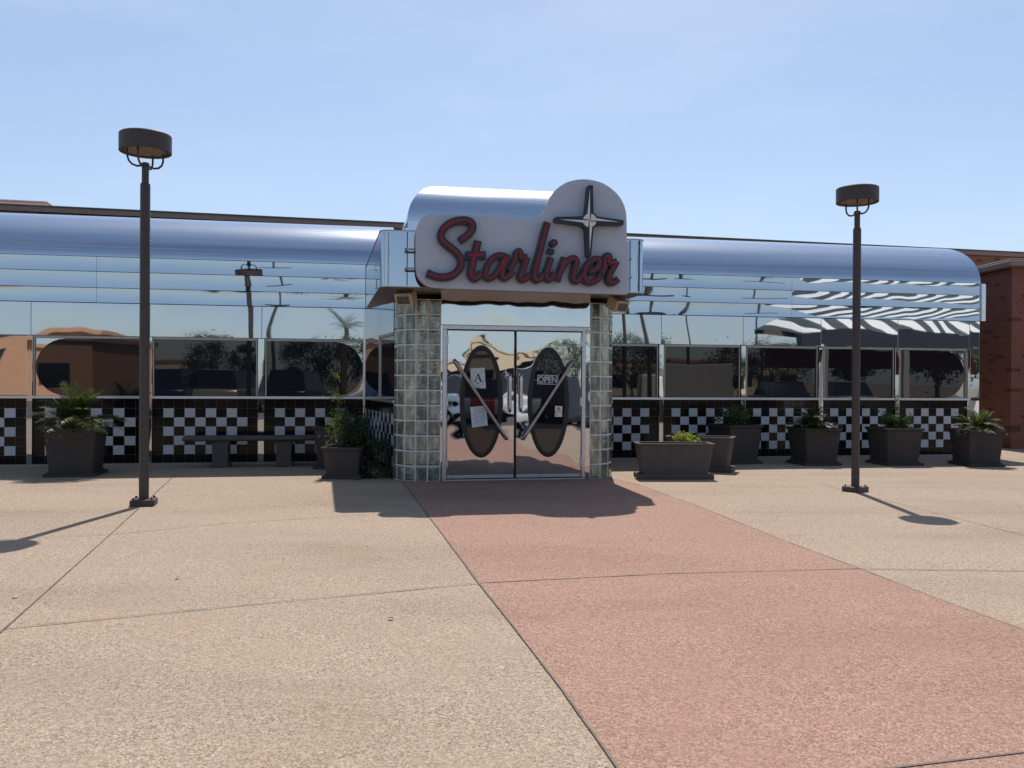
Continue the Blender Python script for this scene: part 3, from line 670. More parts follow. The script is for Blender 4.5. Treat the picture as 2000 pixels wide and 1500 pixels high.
e, c = note('no_smoking_sticker', 'small red and white no smoking sticker on the dark oval pane', 'sticker', [C6(1077, 762), C6(1139, 764), C6(1138, 813), C6(1077, 811)], M['sticker'])
mb = MB(); k0 = loc6(1108, 787, c); s1 = .024
for q in range(20):
    a0, a1 = 2*math.pi*q/20, 2*math.pi*(q+1)/20
    mb.add([(k0[0]+s1*math.cos(a0), -.0008, k0[1]+s1*math.sin(a0)), (k0[0]+s1*math.cos(a1), -.0008, k0[1]+s1*math.sin(a1)), (k0[0]+s1*.75*math.cos(a1), -.0008, k0[1]+s1*.75*math.sin(a1)), (k0[0]+s1*.75*math.cos(a0), -.0008, k0[1]+s1*.75*math.sin(a0))], [(0, 1, 2, 3)])
st(mb, 1095, 775, 1121, 799, 6, c, -.001); mb.build('prohibition_mark', M['sign_red'], e)
mb = MB(); st(mb, 1096, 789, 1120, 789, 4, c, -.0009); mb.build('cigarette_mark', M['ink'], e)
e, c = note('green_dot_sticker', 'small pale sticker with a green spot just below the no smoking sticker', 'sticker', [C6(1076, 816), C6(1138, 817), C6(1137, 857), C6(1075, 856)], M['sticker'])
mb = MB(); disc(mb, loc6(1089, 838, c), .011, -.0012, -.0003); mb.build('spot', M['sign_green'], e)
# ---------------------------------------------------------------- floodlights under the canopy
def flood(px, py, rz, label):
    p = W(px, py, -.3); e = empty('floodlight', label, 'floodlight', loc2w(p[0], -.3, p[1]), TH + rz, 'floodlights under the canopy')
    Mx = Matrix.Rotation(R(28), 4, 'X')
    mb = MB(); mb.box((-.12, -.10, -.085), (.12, .09, .085), 0, Mx); mb.box((-.095, -.112, -.06), (.095, -.101, .06), 0, Mx); mb.build('housing', M['flood'], e, None, .012)
    mb = MB(); mb.box((-.085, -.118, -.052), (.085, -.1125, .052), 0, Mx); mb.build('lens', M['glass'], e)
    MB().tube([(0, .05, .05), (0, .08, .2)], .02, 8).tube([(0, .08, .185), (0, .08, .205)], .045, 12).build('mounting_arm', M['pole'], e, 50)
flood(793, 580, R(-25), 'beige floodlight box under the canopy beside the wider glass block column')
flood(1206, 594, R(28), 'beige floodlight box tilted under the canopy by the narrower glass block column')
# ---------------------------------------------------------------- lamps
def lamp():
    root = empty('street_lamp', '', 'street lamp', (0, 0, 0), 0, 'drum lamps on the plaza')
    MB().box((-.125, -.125, 0), (.125, .125, .07)).build('base_plate', M['pole'], root, None, .006)
    for sx in (-1, 1):
        for sy in (-1, 1): MB().lathe([(0, .095), (.012, .092), (.014, .07)], 8, (sx * .092, sy * .092, 0)).build('anchor_bolt', M['pole'], root)
    MB().lathe([(.052, .07), (.052, 3.50), (.048, 3.52), (.038, 3.521), (.036, 3.53)], 28).build('pole', M['pole'], root, 40)
    MB().lathe([(.037, 3.52), (.037, 3.70), (.043, 3.705), (.043, 3.74), (.03, 3.75), (.0, 3.75)], 24).build('collar', M['pole'], root, 40)
    for k in range(4):
        a = R(28 + [0, 48, 180, 228][k]); c, s = math.cos(a), math.sin(a)
        pts = [(.03, 3.715)] + [(.09, 3.70), (.14, 3.712), (.175, 3.745), (.19, 3.79), (.192, 3.87), (.185, 3.90)]
        MB().tube([(r * c, r * s, z) for r, z in pts], .0115, 8).build('arm', M['pole'], root, 60)
    prof = [(.205, 3.872), (.266, 3.858), (.27, 3.862), (.27, 4.045), (.262, 4.055), (0, 4.06)]
    h = MB().lathe(prof, 48).build('lamp_head', M['pole'], root, 35)
    MB().lathe([(.0, 3.885), (.15, 3.878), (.195, 3.874), (.205, 3.872)], 40).build('lens', M['lens'], h, 60)
    return root
def copy_tree(o, parent=None):
    c = o.copy(); COL.objects.link(c); c.parent = parent
    for ch in o.children: copy_tree(ch, c)
    return c
l1 = lamp(); g = gnd(277, 988); l1.location = (g.x, g.y + .05, 0); l1.rotation_euler = (0, 0, R(14))
l2 = copy_tree(l1); g = gnd(1673.5, 961); l2.location = (g.x, g.y + .05, 0); l2.scale = (.955,) * 3; l2.rotation_euler = (0, 0, R(40))
l1['label'] = 'dark drum-headed lamp post in front of the wing with the stone bench'
l2['label'] = 'dark drum-headed lamp post in front of the wing with the row of pots'
# ---------------------------------------------------------------- plants
def leafquad(mb, p, d, ln, wd, up=None, bend=.25):
    d = d.normalized(); up = up or Vector((random.uniform(-1, 1), random.uniform(-1, 1), random.uniform(.2, 1)))
    s = d.cross(up)
    if s.length < 1e-4: s = Vector((1, 0, 0))
    s.normalize(); n = s.cross(d)
    m = p + d * ln * .5 + n * ln * .06; e = p + d * ln - Vector((0, 0, 1)) * ln * bend
    mb.add([p, m - s * wd / 2, e, m + s * wd / 2], [(0, 1, 2, 3)])
def palm_plant(nf=26, L0=.55, lean=1., droop=.6):
    mb = MB(); stm = MB()
    for i in range(nf):
        a = random.uniform(0, 2 * math.pi); el = random.uniform(.45, 1.45); ln = L0 * random.uniform(.75, 1.15)
        pts = []; p = Vector((random.uniform(-.05, .05), random.uniform(-.05, .05), .0)); d = Vector((math.cos(a) * math.cos(el), math.sin(a) * math.cos(el), math.sin(el)))
        n = 16
        for k in range(n + 1):
            pts.append(p.copy()); p = p + d * ln / n; d = (d + Vector((0, 0, -droop * 1.6 / n))).normalized()
        stm.tube(pts, [.006 * (1 - k / (n + 3)) for k in range(n + 1)], 4)
        for k in range(3, n + 1):
            dd = (pts[k] - pts[k - 1]).normalized(); sd = dd.cross(Vector((0, 0, 1))).normalized(); t = k / n
            l2_ = ln * .36 * math.sin(math.pi * (.15 + .8 * t)) + .03
            for s in (-1, 1):
                for q in range(2):
                    leafquad(mb, pts[k] - dd * q * ln / n * .5, dd * .75 + sd * s + Vector((0, 0, random.uniform(.0, .5))), l2_, .012, Vector((0, 0, 1)), .2)
    return mb, stm
def shrub(w, h, ns=14, lpn=40, ll=.05, lw=.024, base=0., tall=None):
    mb = MB(); stm = MB()
    for i in range(ns):
        a = random.uniform(0, 2 * math.pi); rr_ = w / 2 * math.sqrt(random.uniform(.02, 1)); top = Vector((math.cos(a) * rr_, math.sin(a) * rr_, h * random.uniform(.55, 1) * (1 - .35 * (rr_ / (w / 2)) ** 2)))
        mid = Vector((top.x * .35, top.y * .35, top.z * .5)); p0 = Vector((top.x * .1, top.y * .1, 0)); pts = [p0, mid, top]
        stm.tube(pts, [.008, .005, .002], 5)
        for k in range(lpn):
            t = random.uniform(base, 1); p = mid.lerp(top, (t - .4) / .6) if t > .4 else p0.lerp(mid, t / .4)
            p = p + Vector([random.gauss(0, 1) for _ in range(3)]) * .028 * (w / .5)
            leafquad(mb, p, Vector([random.gauss(0, 1), random.gauss(0, 1), random.gauss(.4, .8)]), ll * random.uniform(.6, 1.2), lw * random.uniform(.7, 1.1))
    return mb, stm
def potmesh(w0, w1, h, d0=None, d1=None, rim=.05, th=.035, out=.022):
    """square tapered pot: bottom w0, top w1"""
    d0 = d0 or w0; d1 = d1 or w1; mb = MB()
    lv = [(w0, d0, 0), (w1 - out, d1 - out, h - rim), (w1 + out, d1 + out, h - rim + .012), (w1 + out * 1.4, d1 + out * 1.4, h), (w1 - 2 * th, d1 - 2 * th, h), (w1 - 2 * th - .01, d1 - 2 * th - .01, h - .09)]
    vs = []; cr = .035; q = 4
    for a, b, z in lv:
        for (sx, sy, a0) in ((1, 1, 0), (-1, 1, 90), (-1, -1, 180), (1, -1, 270)):
            for k in range(q + 1):
                t = R(a0 + 90 * k / q); vs.append((sx * (a / 2 - cr) + cr * math.cos(t), sy * (b / 2 - cr) + cr * math.sin(t), z))
    n = 4 * (q + 1); fs = [tuple(range(n))[::-1]]
    for r_ in range(len(lv) - 1):
        for k in range(n): fs.append((r_*n+k, r_*n+(k+1) % n, (r_+1)*n+(k+1) % n, (r_+1)*n+k))
    mb.add(vs, fs); return mb
def planter(px, py, wpx, hpx, rz, label, plant, group, off=0., taper=.83, mp='pot', name='potted_plant', back=.0):
    g = gnd(px, py); g = CAM + (g - CAM) * ((g.y + back) / g.y); s = F / g.y; w = wpx / s; h = hpx / s
    kk = (g.y + w * .42) / g.y; e = empty(name, label, 'potted plant', (g.x * kk, g.y * kk, 0), rz, group); w = w * .93 / (abs(math.cos(rz)) + .35 * abs(math.sin(rz)))
    b = MB().box((-w * .5, -w * .5, 0), (w * .5, w * .5, .045)); b.box((-w * .44, -w * .44, .0445), (w * .44, w * .44, .07)); b.build('saucer', M[mp], e, None, .012)
    pm = potmesh(w * taper, w, h - .06); o = pm.build('pot', M[mp], e, 35); o.location = (0, 0, .06)
    MB().box((-w * .455, -w * .455, h - .09), (w * .455, w * .455, h - .065)).build('soil', M['soil'], e)
    fm, sm, mm = plant
    f = fm.build('foliage', M[mm], e, fix=False); f.location = (off, 0, h - .07); f2 = sm.build('stems', M['stem'], e); f2.location = (off, 0, h - .07)
    return e
TH2 = TH
planter(149, 932, 110, 95, R(12), 'wide square pot of arching palm fronds left of the bench', (*palm_plant(60, .68, 1, .8), 'palm'), 'pots along the diner wall', .0)
GR = 'pots along the diner wall'
planter(1434, 913, 90, 76, R(22), 'square pot with a low leafy shrub just behind the two low tubs', (*shrub(.66, .42, 18, 44, .075, .036, .3), 'shrub'), GR, back=.55)
planter(1589, 916, 88, 73, R(10), 'square pot with spiky palm fronds left of the plaza lamp', (*palm_plant(44, .48, 1, .75), 'palm'), GR, back=.55)
a1, a2 = shrub(.6, .42, 16, 44, .065, .034, .25)
for k in range(40):
    p = Vector((.03 + random.gauss(0, .02), random.gauss(0, .03), random.uniform(.25, .62))); leafquad(a1, p, Vector([random.gauss(0, 1) for _ in range(3)]), .05, .028)
a2.tube([(0, 0, 0), (.02, 0, .35), (.03, 0, .62)], .005, 5)
planter(1746, 916, 88, 73, R(8), 'square pot with a leafy shrub and one tall shoot right of the plaza lamp', (a1, a2, 'shrub'), GR, back=.55)
planter(1906, 918, 82, 72, R(4), 'square pot with bushy fronds beside the red brick wall', (*palm_plant(52, .42, 1, .7), 'palm'), GR, back=.55)
# pots by the side wall of the entrance
a1, a2 = shrub(.42, .55, 16, 60, .042, .02, .1)
planter(661, 917, 88, 83, R(-8), 'square pot half hidden behind the dark conifer pot at the bench end', (a1, a2, 'shrub'), GR)
fm = MB(); sm = MB()
for i in range(26):   # upright and sprawling conifer shoots
    if i < 13: top = Vector((random.uniform(-.06, .3), random.uniform(-.2, .1), random.uniform(.25, .54)))
    else: top = Vector((random.uniform(-.15, .78), random.uniform(-.15, .35), random.uniform(-.12, .16))) 
    p0 = Vector((top.x * .12, top.y * .1, 0)); mid = p0.lerp(top, .5) + Vector((0, 0, .08)); sm.tube([p0, mid, top], [.01, .007, .002], 5)
    for k in range(230):
        t = random.uniform(.05, 1); p = p0.lerp(mid, t * 2) if t < .5 else mid.lerp(top, t * 2 - 1)
        p = p + Vector([random.gauss(0, 1) for _ in range(3)]) * .045
        leafquad(fm, p, Vector([random.gauss(0, 1), random.gauss(0, 1), random.gauss(.5, .8)]), .052, .015)
for i in range(10):   # hanging shoots
    x = random.uniform(.0, .62); y = random.uniform(-.3, .2)
    for k in range(330):
        leafquad(fm, Vector((x + random.gauss(0, .07), y + random.gauss(0, .07), random.uniform(-.42, .28 - x * .3))), Vector([random.gauss(0, 1), random.gauss(0, 1), random.gauss(0, .8)]), .052, .016)
planter(676, 936, 86, 62, R(-4), 'square pot with a sprawling dark conifer beside the entrance', (fm, sm, 'conifer'), GR, .05)
# lit sprig with tall thin stem in the hidden pot
gg = gnd(652, 932); e = empty('tall_sprig', 'thin tall sprig with lime leaf tufts rising against the dark window by the entrance', 'plant', (gg.x, gg.y + .2, .47))
mb = MB(); sm = MB(); sm.tube([(0, 0, 0), (-.01, 0, .4), (.02, 0, .75), (-.03, 0, .98)], [.008, .006, .004, .002], 6)
for (z, x, n_, sp) in ((.98, -.03, 16, .025), (.68, .0, 50, .05), (.34, .0, 110, .08), (.16, .04, 130, .09), (.02, -.05, 60, .09)):
    for k in range(n_): leafquad(mb, Vector((x + random.gauss(0, sp), random.gauss(0, sp), z + random.gauss(0, sp))), Vector([random.gauss(0, 1) for _ in range(3)]), .05, .022)
sm.build('stem', M['stem'], e); mb.build('foliage', M['olive'], e, fix=False)
# low tubs
def tub(px, py, wpx, hpx, rz, label, dep=.42):
    g = gnd(px, py); s = F / g.y; w = wpx / s; h = hpx / s
    e = empty('planter_tub', label, 'planter', (g.x * (1 + (dep * .5 + .04) / g.y), g.y + dep * .5 + .04, 0), rz, 'low tubs beside the entrance')
    MB().box((-w * .5, -dep * .5, 0), (w * .5, dep * .5, .07)).build('saucer', M['tub'], e, None, .012)
    o = potmesh(w * .86, w, h - .06, dep * .78, dep, .035, .04, .018).build('tub', M['tub'], e, 35); o.location = (0, 0, .06)
    MB().box((-w * .45, -dep * .42, h - .15), (w * .45, dep * .42, h - .12)).build('soil', M['soil'], e)
    return e
tub(1315, 937, 150, 70, R(2), 'low rectangular grey tub in front, empty save for dark soil')
tub(1368, 922, 128, 68, R(-22), 'low rectangular grey tub set at an angle behind the other', .5)
gg = gnd(1345, 925); e = empty('succulent', 'small lime green plant with pink tips between the two low tubs', 'plant', (gg.x, gg.y + .35, .42))
a1, a2 = shrub(.36, .22, 16, 40, .04, .026, .3); q1, q2 = shrub(.26, .16, 10, 40, .04, .026, .3)
a1.add([(x + .14, y - .12, z - .03) for x, y, z in q1.v], q1.f); a2.add([(x + .14, y - .12, z - .03) for x, y, z in q2.v], q2.f)
a2.build('stems', M['stem'], e); a1.build('foliage', M['lime'], e, fix=False)
# bench
g0_ = gnd(372, 908); g1_ = gnd(632, 905); bl = 2.15; gb = gnd(495, 912)
bench = empty('stone_bench', 'long backless stone bench against the chequered tiles', 'bench', (gb.x, gb.y + .1, 0), TH)
seat = MB(); n = 10; hd = .19; pr = []
for k in range(n + 1): t = math.pi * k / n; pr.append((-hd + .03 - .03 * math.sin(t), .41 + .04 - .04 * math.cos(t) ))
prof = [(-hd, .425), (-hd - .012, .45), (-hd, .478), (-hd + .03, .49), (hd - .03, .49), (hd, .478), (hd + .012, .45), (hd, .425), (hd - .03, .415), (-hd + .03, .415)]
seat.prism(prof, 'x', -bl / 2, bl / 2); seat.build('seat', M['bench'], bench, 50, .012)
for x in (-.52, .45): MB().prism([(x - .15, .0), (x + .15, 0), (x + .12, .08), (x + .12, .33), (x + .16, .414), (x - .16, .414), (x - .12, .33), (x - .12, .08)], 'y', -.14, .14).build('leg', M['bench'], bench, None, .015)
# fallen leaves / litter
for k, (px, py, lb) in enumerate([(30, 1168, 'curled yellow leaf lying on the pale paving near the crossing of two joints'), (346, 1131, 'small brown leaf lying alone mid paving'), (763, 1211, 'small dark twig fragment near the edge of the red path'), (484, 936, 'pale dry leaf on the paving in front of the bench')]):
    g = gnd(px, py); s = .045
    mb = MB(); n = 7; vs = []
    for i in range(n + 1):
        t = i / n; wv = s * .28 * math.sin(math.pi * min(.98, t + .02)); z = .012 + .004 * math.sin(math.pi * t) ; vs += [(s * (t - .5), -wv, z), (s * (t - .5), 0, z - .003), (s * (t - .5), wv, z)]
    fs = []
    for i in range(n): a = i * 3; fs += [(a, a+3, a+4, a+1), (a+1, a+4, a+5, a+2)]
    mb.add(vs, fs); o = mb.build('fallen_leaf', [mat('dry_leaf', [(.55, .33, .08), (.16, .09, .05), (.09, .06, .05), (.5, .42, .3)][k], .8)][0], None, 60, fix=False)
    o.location = (g.x, g.y, 0); o.rotation_euler = (0, 0, random.uniform(0, 3)); tag(o, lb, 'leaf', 'leaves on the paving')
# ---------------------------------------------------------------- brick buildings
A_ = at(0, 397, 20.0); B_ = at(2000, 492, 26.4); ang = math.atan2(B_.y - A_.y, B_.x - A_.x); zt = (A_.z + B_.z) / 2; Lh = (B_.xy - A_.xy).length
bb = empty('brick_hall', 'long brick building whose dark parapet shows above the diner roof', 'building', (A_.x, A_.y, 0), ang)
MB().box((-14, .06, 0), (Lh + 14, 14, zt - .16)).build('wall', M['brick2'], bb)
MB().box((-14, 0, zt - .159), (Lh + 14, .5, zt - .03)).build('parapet', M['flash'], bb, None, .01)
MB().box((-14, -.03, zt - .029), (Lh + 14, .54, zt)).build('coping', M['cap'], bb, None, .008)
c = at(38, 395, 23); ru = empty('rooftop_unit', 'pale rooftop ventilation box just showing over the parapet', 'rooftop unit', (c.x, c.y, 5.2), ang)
rm = speckle('pale_metal', (.6, .6, .6), (.7, .7, .7), .5, 3, 30, 0)
MB().box((-.9, 0, 0), (.65, 1.2, c.z - 5.2 + .02)).build('housing', rm, ru, None, .02); MB().box((-.95, -.05, c.z - 5.2 + .021), (.7, 1.25, c.z - 5.2 + .05)).build('lid', rm, ru)
c1 = at(1977, 506, 18.3); zr = c1.z
br = empty('brick_pavilion', 'red brick wall with overhanging stone cap at the end of the diner', 'building', (c1.x, c1.y, 0), R(2))
MB().box((0, 0, 0), (9, 5.0, zr - .17)).build('wall', M['brick'], br); 
MB().box((-.14, -.16, zr - .169), (9.1, 5.2, zr - .05)).box((-.1, -.11, zr - .0499), (9.05, 5.15, zr)).build('coping', M['cap'], br, None, .015)
MB().box((.42, -.012, .9), (1.5, -.001, 2.3)).build('window', M['glass'], br)
# ---------------------------------------------------------------- what the mirrors see behind the camera
def tree(loc, h, w, label, mleaf='treeleaf', trunk=.3, n=46, lpc=70, seed=0, grp='trees across the parking lot'):
    random.seed(seed + 100); e = empty('tree', label, 'tree', loc, random.uniform(0, 6), grp); tm = MB(); fm = MB(); th_ = h * trunk
    tm.tube([(0, 0, 0), (.05, .02, th_ * .6), (0, .05, th_), (.03, 0, h * .7)], [.03 * h, .024 * h, .02 * h, .006 * h], 8)
    cl = []
    for k in range(n):
        a = random.uniform(0, 2*math.pi); t = random.uniform(-1, 1); r_ = math.sqrt(1 - t * t) * random.uniform(.55, 1); c = Vector((math.cos(a) * r_ * w / 2, math.sin(a) * r_ * w / 2, th_ + (h - th_) * (.5 + .46 * t)))
        cl.append(c)
        if k % 5 == 0: tm.tube([(0, .03, th_ * random.uniform(.7, 1)), c * .5 + Vector((0, 0, th_ * .45)), c], [.012 * h, .008 * h, .003 * h], 5)
    for c in cl:
        cr_ = w * random.uniform(.08, .15)
        for q in range(lpc):
            p = c + Vector([random.gauss(0, 1) for _ in range(3)]) * cr_ * .55; leafquad(fm, p, Vector([random.gauss(0, 1) for _ in range(3)]), .2 * h / 5, .13 * h / 5)
    tm.build('trunk', M['bark'], e, 60); fm.build('crown', M[mleaf], e, fix=False); return e
k = 0
for px, Y, h, w_, yl, lb in [
    (410, 62, 4.1, 4.2, YW, 'broad dark tree mirrored behind the lamp in the middle bench-side window'),
    (482, 66, 4.0, 2.2, YW, 'smaller round tree mirrored at the edge of the middle bench-side window'),
    (600, 56, 4.0, 4.0, YW, 'dense dark tree mirrored in the window nearest the entrance'),
    (668, 56, 3.9, 4.0, YW, 'dense tree mirrored in the rounded end of the window nearest the entrance'),
    (930, 70, 4.3, 3.0, 0, 'tree mirrored beside the cream building in the doors'),
    (1110, 60, 3.9, 5.0, 0, 'leafy tree mirrored at the edge of the second door'),
    (1235, 60, 4.0, 5.0, YW, 'dark tree mirrored in the first window past the entrance'),
    (1430, 62, 4.0, 4.2, YW, 'dark tree mirrored behind the box truck'),
    (1510, 60, 4.0, 5.5, YW, 'wide dark tree mirrored in the third window past the entrance'),
    (1660, 64, 5.8, 4.6, YW, 'dark tree mirrored beyond the striped awning'),
    (1830, 52, 6.0, 5.0, YW, 'dark tree mirrored in the rounded end window')]:
    k += 1; tree(mirrored(px, Y, yl), h, w_, lb, seed=k)
# palm tree
pp = mirrored(668, 46); e = empty('palm_tree', 'tall fan palm mirrored in the panel over the window nearest the entrance', 'tree', pp)
random.seed(5); MB().tube([(0, 0, 0), (.1, 0, 2.5), (.05, 0, 4.3)], [.2, .15, .13], 10).build('trunk', M['bark'], e, 60)
a1, a2 = palm_plant(26, 1.5, 1, .9); fo = a1.build('crown', M['palm'], e, fix=False); fo.location = (.05, 0, 4.2); fo2 = a2.build('fronds', M['stem'], e); fo2.location = (.05, 0, 4.2)
# buildings behind
def bldg(name, label, pxa, pxb, Y, h, m, depth=8, yl=YW, roofm=None, wins=5):
    a, b = mirrored(pxa, Y, yl), mirrored(pxb, Y, yl); an = math.atan2(b.y - a.y, b.x - a.x); Ln = (b - a).length
    e = empty(name, label, 'building', a, an)
    # choose side away from camera
    side = Matrix.Rotation(an, 3, 'Z') @ Vector((0, 1, 0)); away = 1 if side.dot(a - ORG) > 0 else -1
    y0, y1 = (0, depth) if away > 0 else (-depth, 0); fy = 0
    MB().box((0, y0, 0), (Ln, y1, h)).build('wall', m, e)
    MB().box((-.15, y0 - .15, h + .001), (Ln + .15, y1 + .15, h + .25)).build('roof', roofm or m, e)
    for i in range(wins):
        x = Ln * (i + .5) / wins; s = -.03 * away
        wv = MB().box((x - .8, min(s, 0), .9), (x + .8, max(s, 0) + .0, 2.2)).build('window', M['glass'], e)
    return e
stucco = speckle('orange_stucco', (.58, .3, .17), (.64, .35, .2), .9, 1, 40, .003)
cream = speckle('cream_stucco', (.68, .55, .36), (.74, .6, .42), .9, 1, 40, .003)
terra = speckle('terracotta', (.4, .17, .1), (.48, .22, .13), .9, 2, 30, .01)
bldg('stucco_building', 'orange stucco building mirrored at the far bench-side end of the chrome', -420, 180, 46, 3.45, stucco, 8, YW, stucco, 4)
bldg('cream_building', 'cream stucco shop building mirrored in the double doors', 780, 1062, 62, 3.4, cream, 8, 0, cream, 6)
bldg('tile_roofed_house', 'low house with terracotta roof mirrored in the middle bench-side window', 300, 372, 78, 2.9, cream, 8, YW, terra, 3)
bldg('store_building', 'long pale store mirrored between the trees in the windows past the entrance', 1180, 1560, 90, 3.6, cream, 8, YW, terra, 9)
# pavilion with striped awning roof
a, b = mirrored(1555, 27.5), mirrored(1985, 30); an = math.atan2(b.y - a.y, b.x - a.x); Ln = (b - a).length
e = empty('striped_pavilion', 'pavilion with white and dark striped roof and navy fascia mirrored at the brick end', 'pavilion', a, an)
aw = 1 if (Matrix.Rotation(an, 3, 'Z') @ Vector((0, 1, 0))).dot(a - ORG) > 0 else -1
wht = speckle('white_paint', (.75, .73, .68), (.8, .78, .72), .6, 2, 30, 0); navy = speckle('navy_paint', (.02, .022, .035), (.03, .03, .045), .5, 2, 30, 0); brn = speckle('brown_wall', (.12, .05, .035), (.16, .07, .045), .85, 2, 30)
MB().box((0, min(0, aw * .3), 2.55), (Ln, max(0, aw * .3), 3.15)).build('fascia', navy, e)
ns = int(Ln / .45); w1 = MB(); w2 = MB()
for i in range(ns):
    x0, x1 = Ln * i / ns, Ln * (i + 1) / ns; m_ = w1 if i % 2 else w2
    h0, h1 = (3.16 + 1.34 * min(1, .12 + q / (Ln * .3)) for q in (x0, x1))
    m_.add([(x0, aw * .0, 3.16), (x1, aw * .0, 3.16), (x1, aw * 2.2, h1), (x0, aw * 2.2, h0)], [(0, 1, 2, 3)])
    m_.add([(x0, aw * 2.2, h0), (x1, aw * 2.2, h1), (x1, aw * 2.2, 3.1), (x0, aw * 2.2, 3.1)], [(0, 1, 2, 3)])
w1.build('white_stripes', wht, e, fix=False); w2.build('dark_stripes', speckle('grey_stripe', (.05, .06, .065), (.07, .08, .085), .6, 2, 30, 0), e, fix=False)
MB().box((.2, min(aw * 1.9, aw * 2.1), 1.9), (Ln - .2, max(aw * 1.9, aw * 2.1), 2.56)).build('wall', brn, e)
for i in range(3): x = Ln * (.12 + .36 * i); MB().box((x - .12, min(0, aw * .25), 0), (x + .12, max(0, aw * .25), 2.549)).build('column', wht, e)
# cars and a box truck
def car(loc, rz, paint, label, L_=4.5, Wd=1.8, H=1.45, suv=False):
    e = empty('parked_car', label, 'car', loc, rz, 'cars in the parking lot'); hw = Wd / 2
    if suv: H = 1.75
    sh = H * .56
    top = [(-L_/2, sh*.75), (-L_/2 + .05, sh), (-L_*.22, sh + .05)] 
    prof = [(-L_/2 + .02, .3), (-L_/2, .55), (-L_/2 + .08, sh * .86), (-L_*.24, sh), (L_*.36 if not suv else L_*.46, sh + .02), (L_/2 - .05, sh * .97), (L_/2, .6), (L_/2 - .04, .3)]
    sec = [(-hw + .12, 0), (-hw, .0)]
    mb = MB(); vs = []; ys = [(-hw, .9), (-hw + .06, 1.0), (hw - .06, 1.0), (hw, .9)]; n = len(prof)
    for y, k_ in ys: vs += [(x * (1 - (1 - k_) * .12), y, .3 + (z - .3) * (.94 + .06 * (k_ > .95))) for x, z in prof]
    fs = [tuple(range(n)), tuple(range(3*n, 4*n))[::-1]]
    for r_ in range(3):
        for i in range(n): fs.append((r_*n+i, r_*n+(i+1) % n, (r_+1)*n+(i+1) % n, (r_+1)*n+i))
    mb.add(vs, fs); body = mb.build('body', paint, e, 35, .03)
    rx0, rx1 = (-L_*.08, L_*.28) if not suv else (-L_*.1, L_*.42)
    b0, b1 = -L_*.24, (L_*.36 if not suv else L_*.46)
    vs = []
    for y in (-1, 1):
        vs += [(b0, y * (hw - .06), sh - .02), (b1, y * (hw - .06), sh), (rx1, y * (hw - .22), H - .03), (rx0, y * (hw - .22), H - .03)]
    MB().add(vs, [(0, 1, 2, 3), (7, 6, 5, 4), (0, 4, 5, 1), (1, 5, 6, 2), (2, 6, 7, 3), (3, 7, 4, 0)]).build('cabin_glass', M['glass'], e, None, .02)
    MB().box((rx0 - .02, -(hw - .21), H - .029), (rx1 + .02, hw - .21, H)).build('roof', paint, e, None, .02)
    for x in (-L_*.31, L_*.3):
        for y in (-hw + .1, hw - .1):
            w_ = MB().tube([(x, y - .11, .32), (x, y + .11, .32)], .32, 20).build('wheel', M['rubber'], e, 40); MB().tube([(x, y - .118, .32), (x, y + .118, .32)], .19, 16).build('rim', M['alu_light'], w_, 40)
    for y in (-hw + .28, hw - .28): MB().box((-L_/2 - .012, y - .17, sh * .66), (-L_/2 + .06, y + .17, sh * .8)).build('headlight', M['star_silver'], e, None, .02)
    return e
def paint(n, c): return mat(n, c, .25, .3, .6, Coat_Weight=.6)
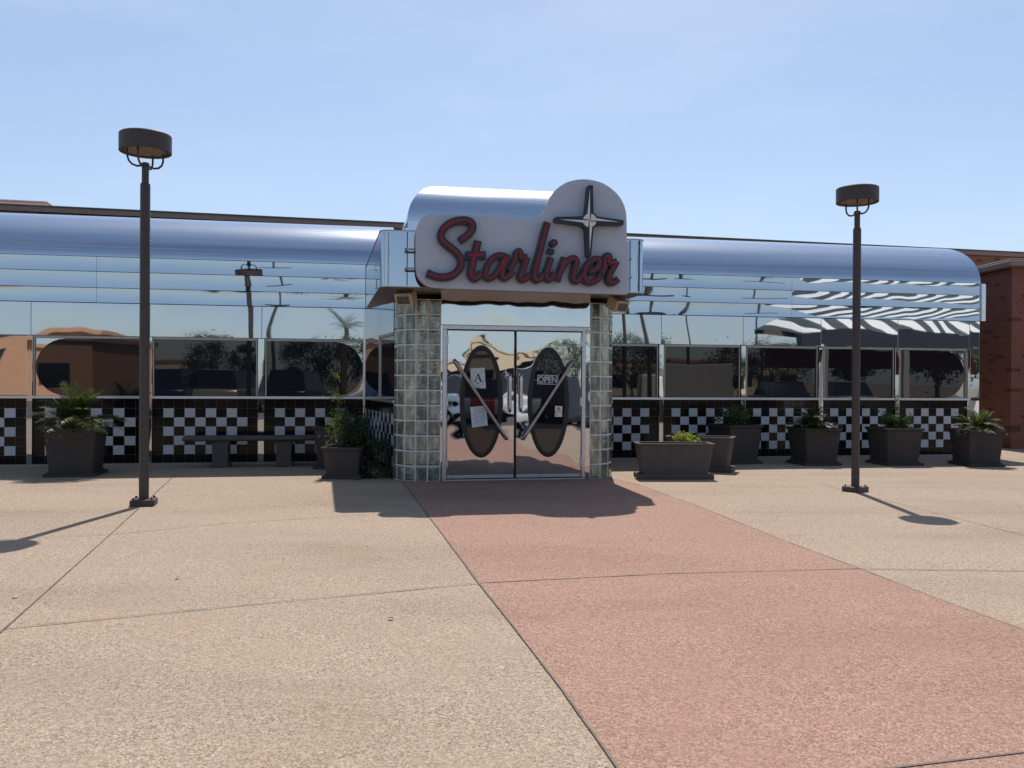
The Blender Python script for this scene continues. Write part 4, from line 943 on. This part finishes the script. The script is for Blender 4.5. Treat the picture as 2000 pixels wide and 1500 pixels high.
pts = [(930, 'red sedan mirrored in the first door', (.35, .02, .02), False, 0), (985, 'silver sedan mirrored between the two doors', (.5, .5, .52), False, 0), (1040, 'white sedan mirrored in the second oval pane', (.75, .75, .75), False, 0), (1100, 'black sedan mirrored at the edge of the second door', (.02, .02, .022), False, 0), (885, 'pale blue sedan mirrored beside the door hinge', (.3, .4, .5), False, 0),
       (350, 'dark blue utility car mirrored in the middle bench-side window', (.015, .025, .06), True, YW), (585, 'black utility car mirrored low in the window nearest the entrance', (.02, .02, .02), True, YW), (1520, 'maroon sedan mirrored in the third window past the entrance', (.15, .02, .02), False, YW), (1640, 'white sedan mirrored behind the plaza lamp', (.7, .7, .7), False, YW), (455, 'cream van-like car mirrored in the middle bench-side window', (.5, .45, .36), True, YW)]
for i, (px, lb, c, suv, yl) in enumerate(pts):
    q = mirrored(px, 30 if yl == 0 else 36 + (i % 3) * 1.0, yl); car(q, R(90) + random.uniform(-.1, .1) + TH * 2, paint('car_paint', c), lb, suv=suv)
q = mirrored(1343, 34); e = empty('box_truck', 'pale grey box truck mirrored in the second window past the entrance', 'truck', q, R(25))
greyp = speckle('truck_grey', (.42, .40, .38), (.48, .46, .43), .5, 1, 30, 0)
MB().box((-1.0, -1.0, .5), (1.6, 1.0, 2.1)).build('cargo_box', greyp, e, None, .03); MB().box((-1.9, -.9, .45), (-1.02, .9, 1.7)).build('cab', wht, e, None, .08); MB().box((-1.915, -.75, 1.05), (-1.88, .75, 1.6)).build('windscreen', M['glass'], e)
for x in (-1.4, 1.0):
    for y in (-.88, .88): MB().tube([(x, y - .12, .38), (x, y + .12, .38)], .38, 18).build('wheel', M['rubber'], e, 40)
# parking lot light poles
for i, (px, Y, yl) in enumerate([(532, 40, YW), (1268, 30, YW), (1345, 42, YW), (1490, 46, YW)]):
    q = mirrored(px, Y, yl); h = [6.2, 4.6, 6.0, 6.4][i]
    e = empty('parking_light', ['tall parking lot light mirrored at the corner of the window nearest the entrance', 'parking lot light mirrored in the first window past the entrance', 'parking lot light mirrored over the box truck', 'parking lot light mirrored in the third window past the entrance'][i], 'parking light', q, random.uniform(0, 3), 'parking lot lights')
    MB().tube([(0, 0, 0), (0, 0, h)], [.09, .06], 10).build('pole', M['pole'], e, 60); MB().box((-.9, -.14, h), (.9, .14, h + .12)).build('lamp_head', M['pole'], e, None, .02)
